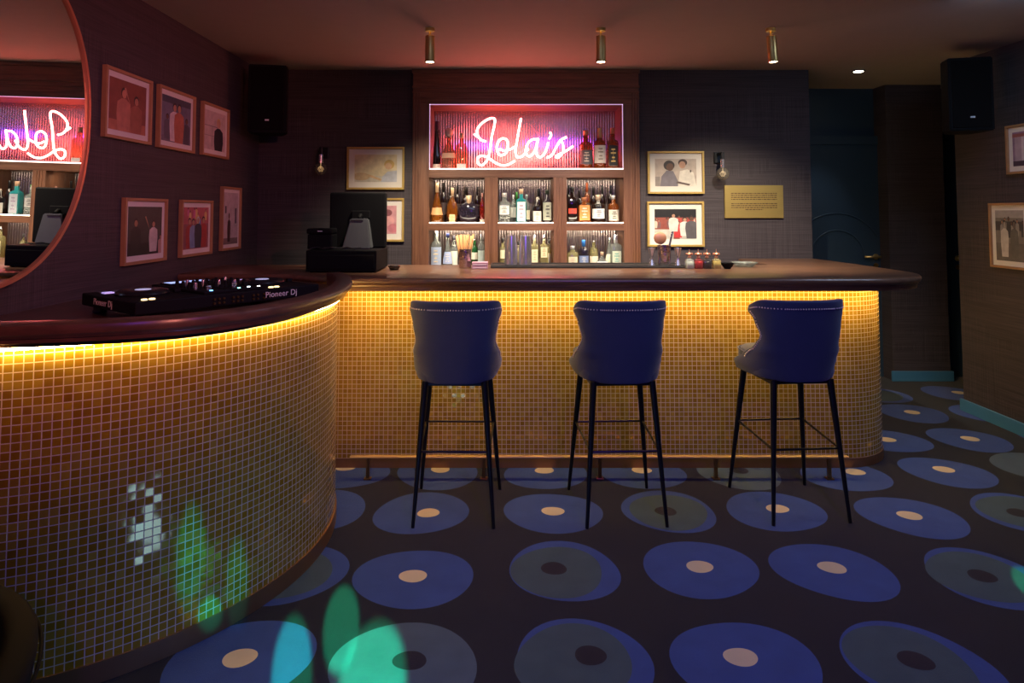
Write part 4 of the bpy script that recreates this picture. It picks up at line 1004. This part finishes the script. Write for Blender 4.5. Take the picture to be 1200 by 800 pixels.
# dasher bottles
for px, c, gname, lab in ((808, (.80, .84, .78), 'clear', 'clear square dasher bottle, first beside the bar mat'), (818.5, (.60, .02, .03), 'red', 'square dasher bottle of bright red bitters'), (828.5, (.02, .005, .01), 'dark', 'square dasher bottle of black bitters'), (839.5, (.80, .70, .30), 'pale', 'square dasher bottle of pale yellow bitters beside the black bowl')):
    Y = 4.50; t = thing('dasher_bottle', lab, 'dasher bottle', (atY(px, 314, Y).x, Y, ZT), 0, 'square dasher bottles on the counter')
    bm = bmesh.new(); lathe(bm, [(0, .024), (.003, .026), (.052, .026), (.060, .022), (.064, .010), (.072, .010)], 28, n=6); obj('glass_body', bm, glass('dash_glass_%s' % gname, tuple(min(1, v + .15) for v in c), .45), t, smooth=True)
    bm = bmesh.new(); lathe(bm, [(.005, .0225), (.048, .0225)], 20, n=6); obj('liquid', bm, colmat(c, .2), t)
    bm = bmesh.new(); lathe(bm, [(.070, .012), (.080, .012), (.082, .005), (.086, .005), (.090, .012), (.096, .014), (.102, .011), (.106, .003), (.128, .0015)], 16)
    for s in (-1, 1): lathe(bm, [(.088, .002), (.090, .007), (.096, .008), (.101, .006), (.103, .002)], 10, (s * .017, 0, 0))
    obj('copper_dasher_top', bm, M['copperm'], t, smooth=True)
t = thing('bowl', 'small black bowl right of the dasher bottles', 'bowl', (atY(852.5, 314, 4.50).x, 4.50, ZT))
bm = bmesh.new(); lathe(bm, [(0, .020), (.004, .022), (.018, .034), (.038, .044), (.038, .041), (.02, .031), (.006, .012), (.005, .001)], 28, cap=False); obj('bowl_body', bm, M['blackp'], t, smooth=True)
t = thing('glass_dish', 'low cut glass dish sparkling under the spotlight behind the bowl', 'dish', (atY(872, 308, 4.66).x, 4.66, ZT))
bm = bmesh.new(); lathe(bm, [(0, .05), (.004, .055), (.028, .085), (.032, .086), (.030, .080), (.010, .05), (.009, .001)], 16, cap=False, n=2.6); obj('dish_body', bm, G['clear'], t)

# till on the left
til = thing('cash_box', 'black till cash drawer on the left end of the bar', 'till', (0, 0, 0))
xa, xb = atY(358, 320, 4.2).x, atY(441, 320, 4.2).x
til.location = ((xa + xb) / 2, 4.2, ZT); W = (xb - xa) / 2; H = atY(400, 293.5, 4.2).z - ZT
obj('drawer_case', bx(-W, W, 0, .42, .006, H, bev=.006), M['blackp'], til)
obj('drawer_face', bx(-W + .012, W - .012, -.006, .004, .022, H - .028, bev=.003), M['blackp'], til)
bm = bmesh.new()
for x in (-W + .03, W - .03):
    for y in (.03, .38): lathe(bm, [(0, .012), (.007, .012)], 12, (x, y, 0))
obj('rubber_feet', bm, M['blackr'], til)
z0 = ZT + H + .001
X = atY(415, 290, 4.34).x
scr = thing('till_screen', 'black till touchscreen seen from behind on a grey slanted stand', 'screen', (X, 4.38, z0), math.radians(-4))
bm = bmesh.new(); q = [(-.085, -.02), (.10, -.02), (.09, .13), (-.07, .13)]
hs = atY(418, 256, 4.34).z - z0
lo = [bm.verts.new((x, y, 0)) for x, y in q]; hi = [bm.verts.new((x * .62 + .012, y * .4 + .02, hs)) for x, y in q]
bm.faces.new(lo); bm.faces.new(hi)
for k in range(4): bm.faces.new((lo[k], lo[(k + 1) % 4], hi[(k + 1) % 4], hi[k]))
bmesh.ops.bevel(bm, geom=bm.edges[:], offset=.006, segments=2, affect='EDGES'); obj('stand', bm, M['greyp'], scr)
zt = atY(420, 225, 4.4).z - z0; zb = atY(420, 291, 4.4).z - z0; wx = (atY(456, 260, 4.4).x - atY(387.5, 260, 4.4).x) / 2
bm = bmesh.new(); box(bm, -wx, wx, .085, .122, zb, zt, bev=.01); sc_ = obj('screen_housing', bm, M['blackp'], scr); sc_.location.x = -.012
sc_.rotation_euler = (0, 0, 0)
obj('display', bx(-wx + .012, wx - .012, .121, .1235, zb + .015, zt - .015), colmat((.05, .06, .08), .1), sc_)
bm = bmesh.new(); tube(bm, [(0.012, .03, hs - .002), (.012, .07, hs + .02), (.012, .09, hs + .02)], .013, 10); box(bm, -.05, .07, .074, .088, hs - .0, hs + .05, bev=.004); obj('hinge', bm, M['blackp'], scr)
obj('vent_slot', bx(-.035, .045, .006, .012, hs - .016, hs - .008), M['ink'], scr)
X = atY(375, 290, 4.3).x
rp = thing('receipt_printer', 'small black receipt printer left of the till screen', 'printer', (X, 4.36, z0))
hp_ = atY(375, 267.5, 4.3).z - z0
obj('printer_body', bx(-.078, .078, -.07, .07, .001, hp_ * .72, bev=.008), M['blackp'], rp)
obj('lid', bx(-.082, .078, -.08, .07, hp_ * .73, hp_, bev=.01), M['blackp'], rp)
obj('badge', bx(-.012, .018, -.0815, -.079, hp_ * .85, hp_ * .89), colmat((.7, .7, .72)), rp)
bm = bmesh.new(); rr = random.Random(9)
for j in range(3):
    x0_ = atY(362 + 8 * j, 292, 4.24).x
    pts = [(x0_ + .05 * k + rr.uniform(-.01, .01), 4.235 + .02 * math.sin(k * 2 + j) , z0 + .005 + .012 * abs(math.sin(k * 1.7 + j))) for k in range(6)]
    tube(bm, catmull(pts, 5), .0032, 6)
cb = obj('till_cables', bm, M['blackr']); cb['label'] = 'loose black cables lying on the cash drawer before the printer'; cb['category'] = 'cable'
t = thing('ashtray', 'small dark glass dish on the counter right of the cash drawer', 'dish', (atY(462, 312, 4.42).x, 4.42, ZT))
bm = bmesh.new(); lathe(bm, [(0, .026), (.003, .030), (.022, .040), (.026, .040), (.020, .030), (.008, .02), (.007, .001)], 20, cap=False); obj('dish_body', bm, G['dark'], t)

# ------------------------------------------------------------------ DJ system on the curved counter
A = Vector((-1.315, 2.475, 0)); ang = math.atan2(.787, .617)
dk = thing('dj_controller', 'black all-in-one DJ controller with lit buttons on the curved counter', 'DJ controller', (A.x, A.y, DS + .001), ang)
LW, LD = .80, .47      # local: x along long front side, y towards the left wall
bm = bmesh.new(); box(bm, 0, LW, 0, LD, .03, .078, bev=.005); obj('chassis', bm, M['blackp'], dk)
obj('mixer_section', bx(.27, .53, .02, LD - .01, .077, .090, bev=.004), M['blackp'], dk)
for x, y in ((.05, .05), (LW - .05, .05), (.05, LD - .05), (LW - .05, LD - .05)):
    bm = bmesh.new(); lathe(bm, [(0, .024), (.004, .026), (.031, .022)], 16, (x, y, 0)); obj('foot', bm, M['blackr'] if False else M['greyp'], dk)
for cx in (.135, .665):
    bm = bmesh.new(); lathe(bm, [(.077, .098), (.084, .100), (.092, .094), (.096, .088), (.096, .03), (.094, .028)], 40, (cx, .24, 0)); jw = obj('jog_wheel', bm, mat('jog_%d' % int(cx * 1000), (.03, .03, .035), .25, .6), dk, smooth=True)
    bm = bmesh.new(); lathe(bm, [(.0962, .030), (.0975, .029)], 24, (cx, .24, 0)); obj('jog_display', bm, emis('jog_light_%d' % int(cx * 1000), (.55, .6, 1), .5), jw)
    for k in range(8):
        bx_, by_ = cx - .075 + (k % 4) * .05, .375 + (k // 4) * .045
        bm = bx(bx_ - .019, bx_ + .019, by_ - .016, by_ + .016, .077, .083, bev=.002)
        obj('pad', bm, M['greyp'] if k % 3 else emis('pad_%d_%d' % (int(cx * 1000), k), (.5, .4, 1), .8), dk)
    for k in range(2):
        bm = bmesh.new(); lathe(bm, [(.077, .011), (.082, .011), (.083, .009)], 16, (cx - .085 + k * .028, .04, 0)); obj('play_button', bm, emis('button_%d_%d' % (int(cx * 1000), k), (1, .70, .3), 2.5), dk)
    bm = bmesh.new(); box(bm, cx + .105, cx + .125, .08, .34, .077, .079); box(bm, cx + .102, cx + .128, .19, .206, .079, .092, bev=.002); obj('pitch_fader', bm, M['blackp'], dk)
scn = obj('touch_display', bx(.30, .50, .36, .445, .090, .096, bev=.002), colmat((.02, .02, .03), .1), dk)
obj('display_image', bx(.31, .49, .37, .435, .0955, .0965), emis('dj_screen', (.35, .5, 1), 1.2), scn)
kn = 0
for i in range(6):
    for j in range(4):
        x = .292 + i * .043; y = .13 + j * .05; bm = bmesh.new()
        lathe(bm, [(.0895, .0085), (.100, .0085), (.116, .0065), (.117, .005)], 12, (x, y, 0))
        obj('knob', bm, M['blackp'] if (i + j) % 4 else M['chrome'], dk, smooth=True)
for i in range(4):
    x = .31 + i * .06; bm = bmesh.new(); box(bm, x - .002, x + .002, .035, .105, .090, .091); box(bm, x - .009, x + .009, .055 + i * .01, .066 + i * .01, .090, .108, bev=.002); obj('channel_fader', bm, M['blackp'] if i % 2 else M['chrome'], dk)
for k, (x, y, c) in enumerate(((.30, .02, (.1, .4, 1)), (.42, .02, (.2, .9, .8)), (.47, .03, (.7, .9, 1)), (.51, .02, (1, .9, .7)))):
    obj('status_light', bx(x, x + .010, y + .008, y + .015, .0895, .093), emis('status_%d' % k, c, 6), dk)
bm = bmesh.new()
for x in (.30, .32, .34, .38, .40, .42, .47, .49, .52):
    for z in (.044, .060): tube(bm, [(x, .001, z), (x, -.008, z)], .0045, 8)
obj('rear_sockets', bm, M['brass_dark'], dk)
RX = Matrix.Rotation(PI / 2, 4, 'X')
text_mesh('logo_long_side', 'Pioneer Dj', .034, M['white'], dk, Matrix.Translation((.605, -.0012, .054)) @ RX, .0008, 0, 1.05)
text_mesh('logo_short_side', 'Pioneer Dj', .036, M['white'], dk, Matrix.Translation((-.0012, .27, .054)) @ Matrix.Rotation(-PI / 2, 4, 'Z') @ RX, .0008, 0, 1.05)
# leaflet
lf = thing('leaflet', 'open printed leaflet with a blue picture lying left of the DJ controller', 'leaflet', (-1.62, 2.36, DS + .0012), .45)
obj('sheet', bx(-.19, .19, -.11, .11, 0, .0015), colmat((.30, .26, .28)), lf)
obj('printed_picture', bx(-.04, .12, -.08, .09, .0014, .0019), colmat((.10, .12, .45)), lf)
obj('printed_text', bx(-.17, -.06, -.08, .08, .0014, .0018), colmat((.5, .45, .45)), lf)

# ------------------------------------------------------------------ dark chair at the bottom left corner
ch = thing('tub_chair', 'black upholstered tub chair in front of the curved counter, cut by the frame', 'chair', (-1.45, 1.50, 0), math.radians(20))
bm = bmesh.new(); grid = []; nz, na = 10, 36
for i in range(nz + 1):
    s = i / nz; z = .18 + .34 * s; row = []
    for j in range(na + 1):
        a_ = math.radians(-25 + 230 * j / na); r = .345 + .05 * s
        zz = z + (-.10 * s * (abs(j / na - .5) * 2) ** 3)
        row.append(bm.verts.new((r * math.cos(a_), r * math.sin(a_), zz)))
    grid.append(row)
for i in range(nz):
    for j in range(na): fc = bm.faces.new((grid[i][j], grid[i][j + 1], grid[i + 1][j + 1], grid[i + 1][j])); fc.smooth = True
bk = obj('backrest', bm, M['blackv'], ch, smooth=True); so = bk.modifiers.new('thick', 'SOLIDIFY'); so.thickness = .07; so.offset = -1
bv = bk.modifiers.new('round', 'BEVEL'); bv.width = .03; bv.segments = 4; bv.limit_method = 'ANGLE'; bv.angle_limit = math.radians(50)
bm = bmesh.new(); lathe(bm, [(.20, .30), (.21, .32), (.38, .32), (.42, .30), (.43, .2), (.432, .001)], 36, n=2.4, cap=False); obj('seat', bm, M['blackv'], ch, smooth=True)
bm = bmesh.new(); tube(bm, [g.co.copy() if False else Vector((.398 * math.cos(math.radians(-25 + 230 * j / na)), .398 * math.sin(math.radians(-25 + 230 * j / na)), -.145 + .625 - .10 * (abs(j / na - .5) * 2) ** 3)) for j in range(na + 1)], .005, 6); obj('piping', bm, M['blackv'], ch)
for x, y in ((.22, .22), (-.22, .22), (.22, -.22), (-.22, -.22)):
    bm = bmesh.new(); tube(bm, [(x * 1.15, y * 1.15, .001), (x, y, .21)], .014, 10, taper=lambda q: .010 + .008 * q); obj('leg', bm, M['black'], ch)
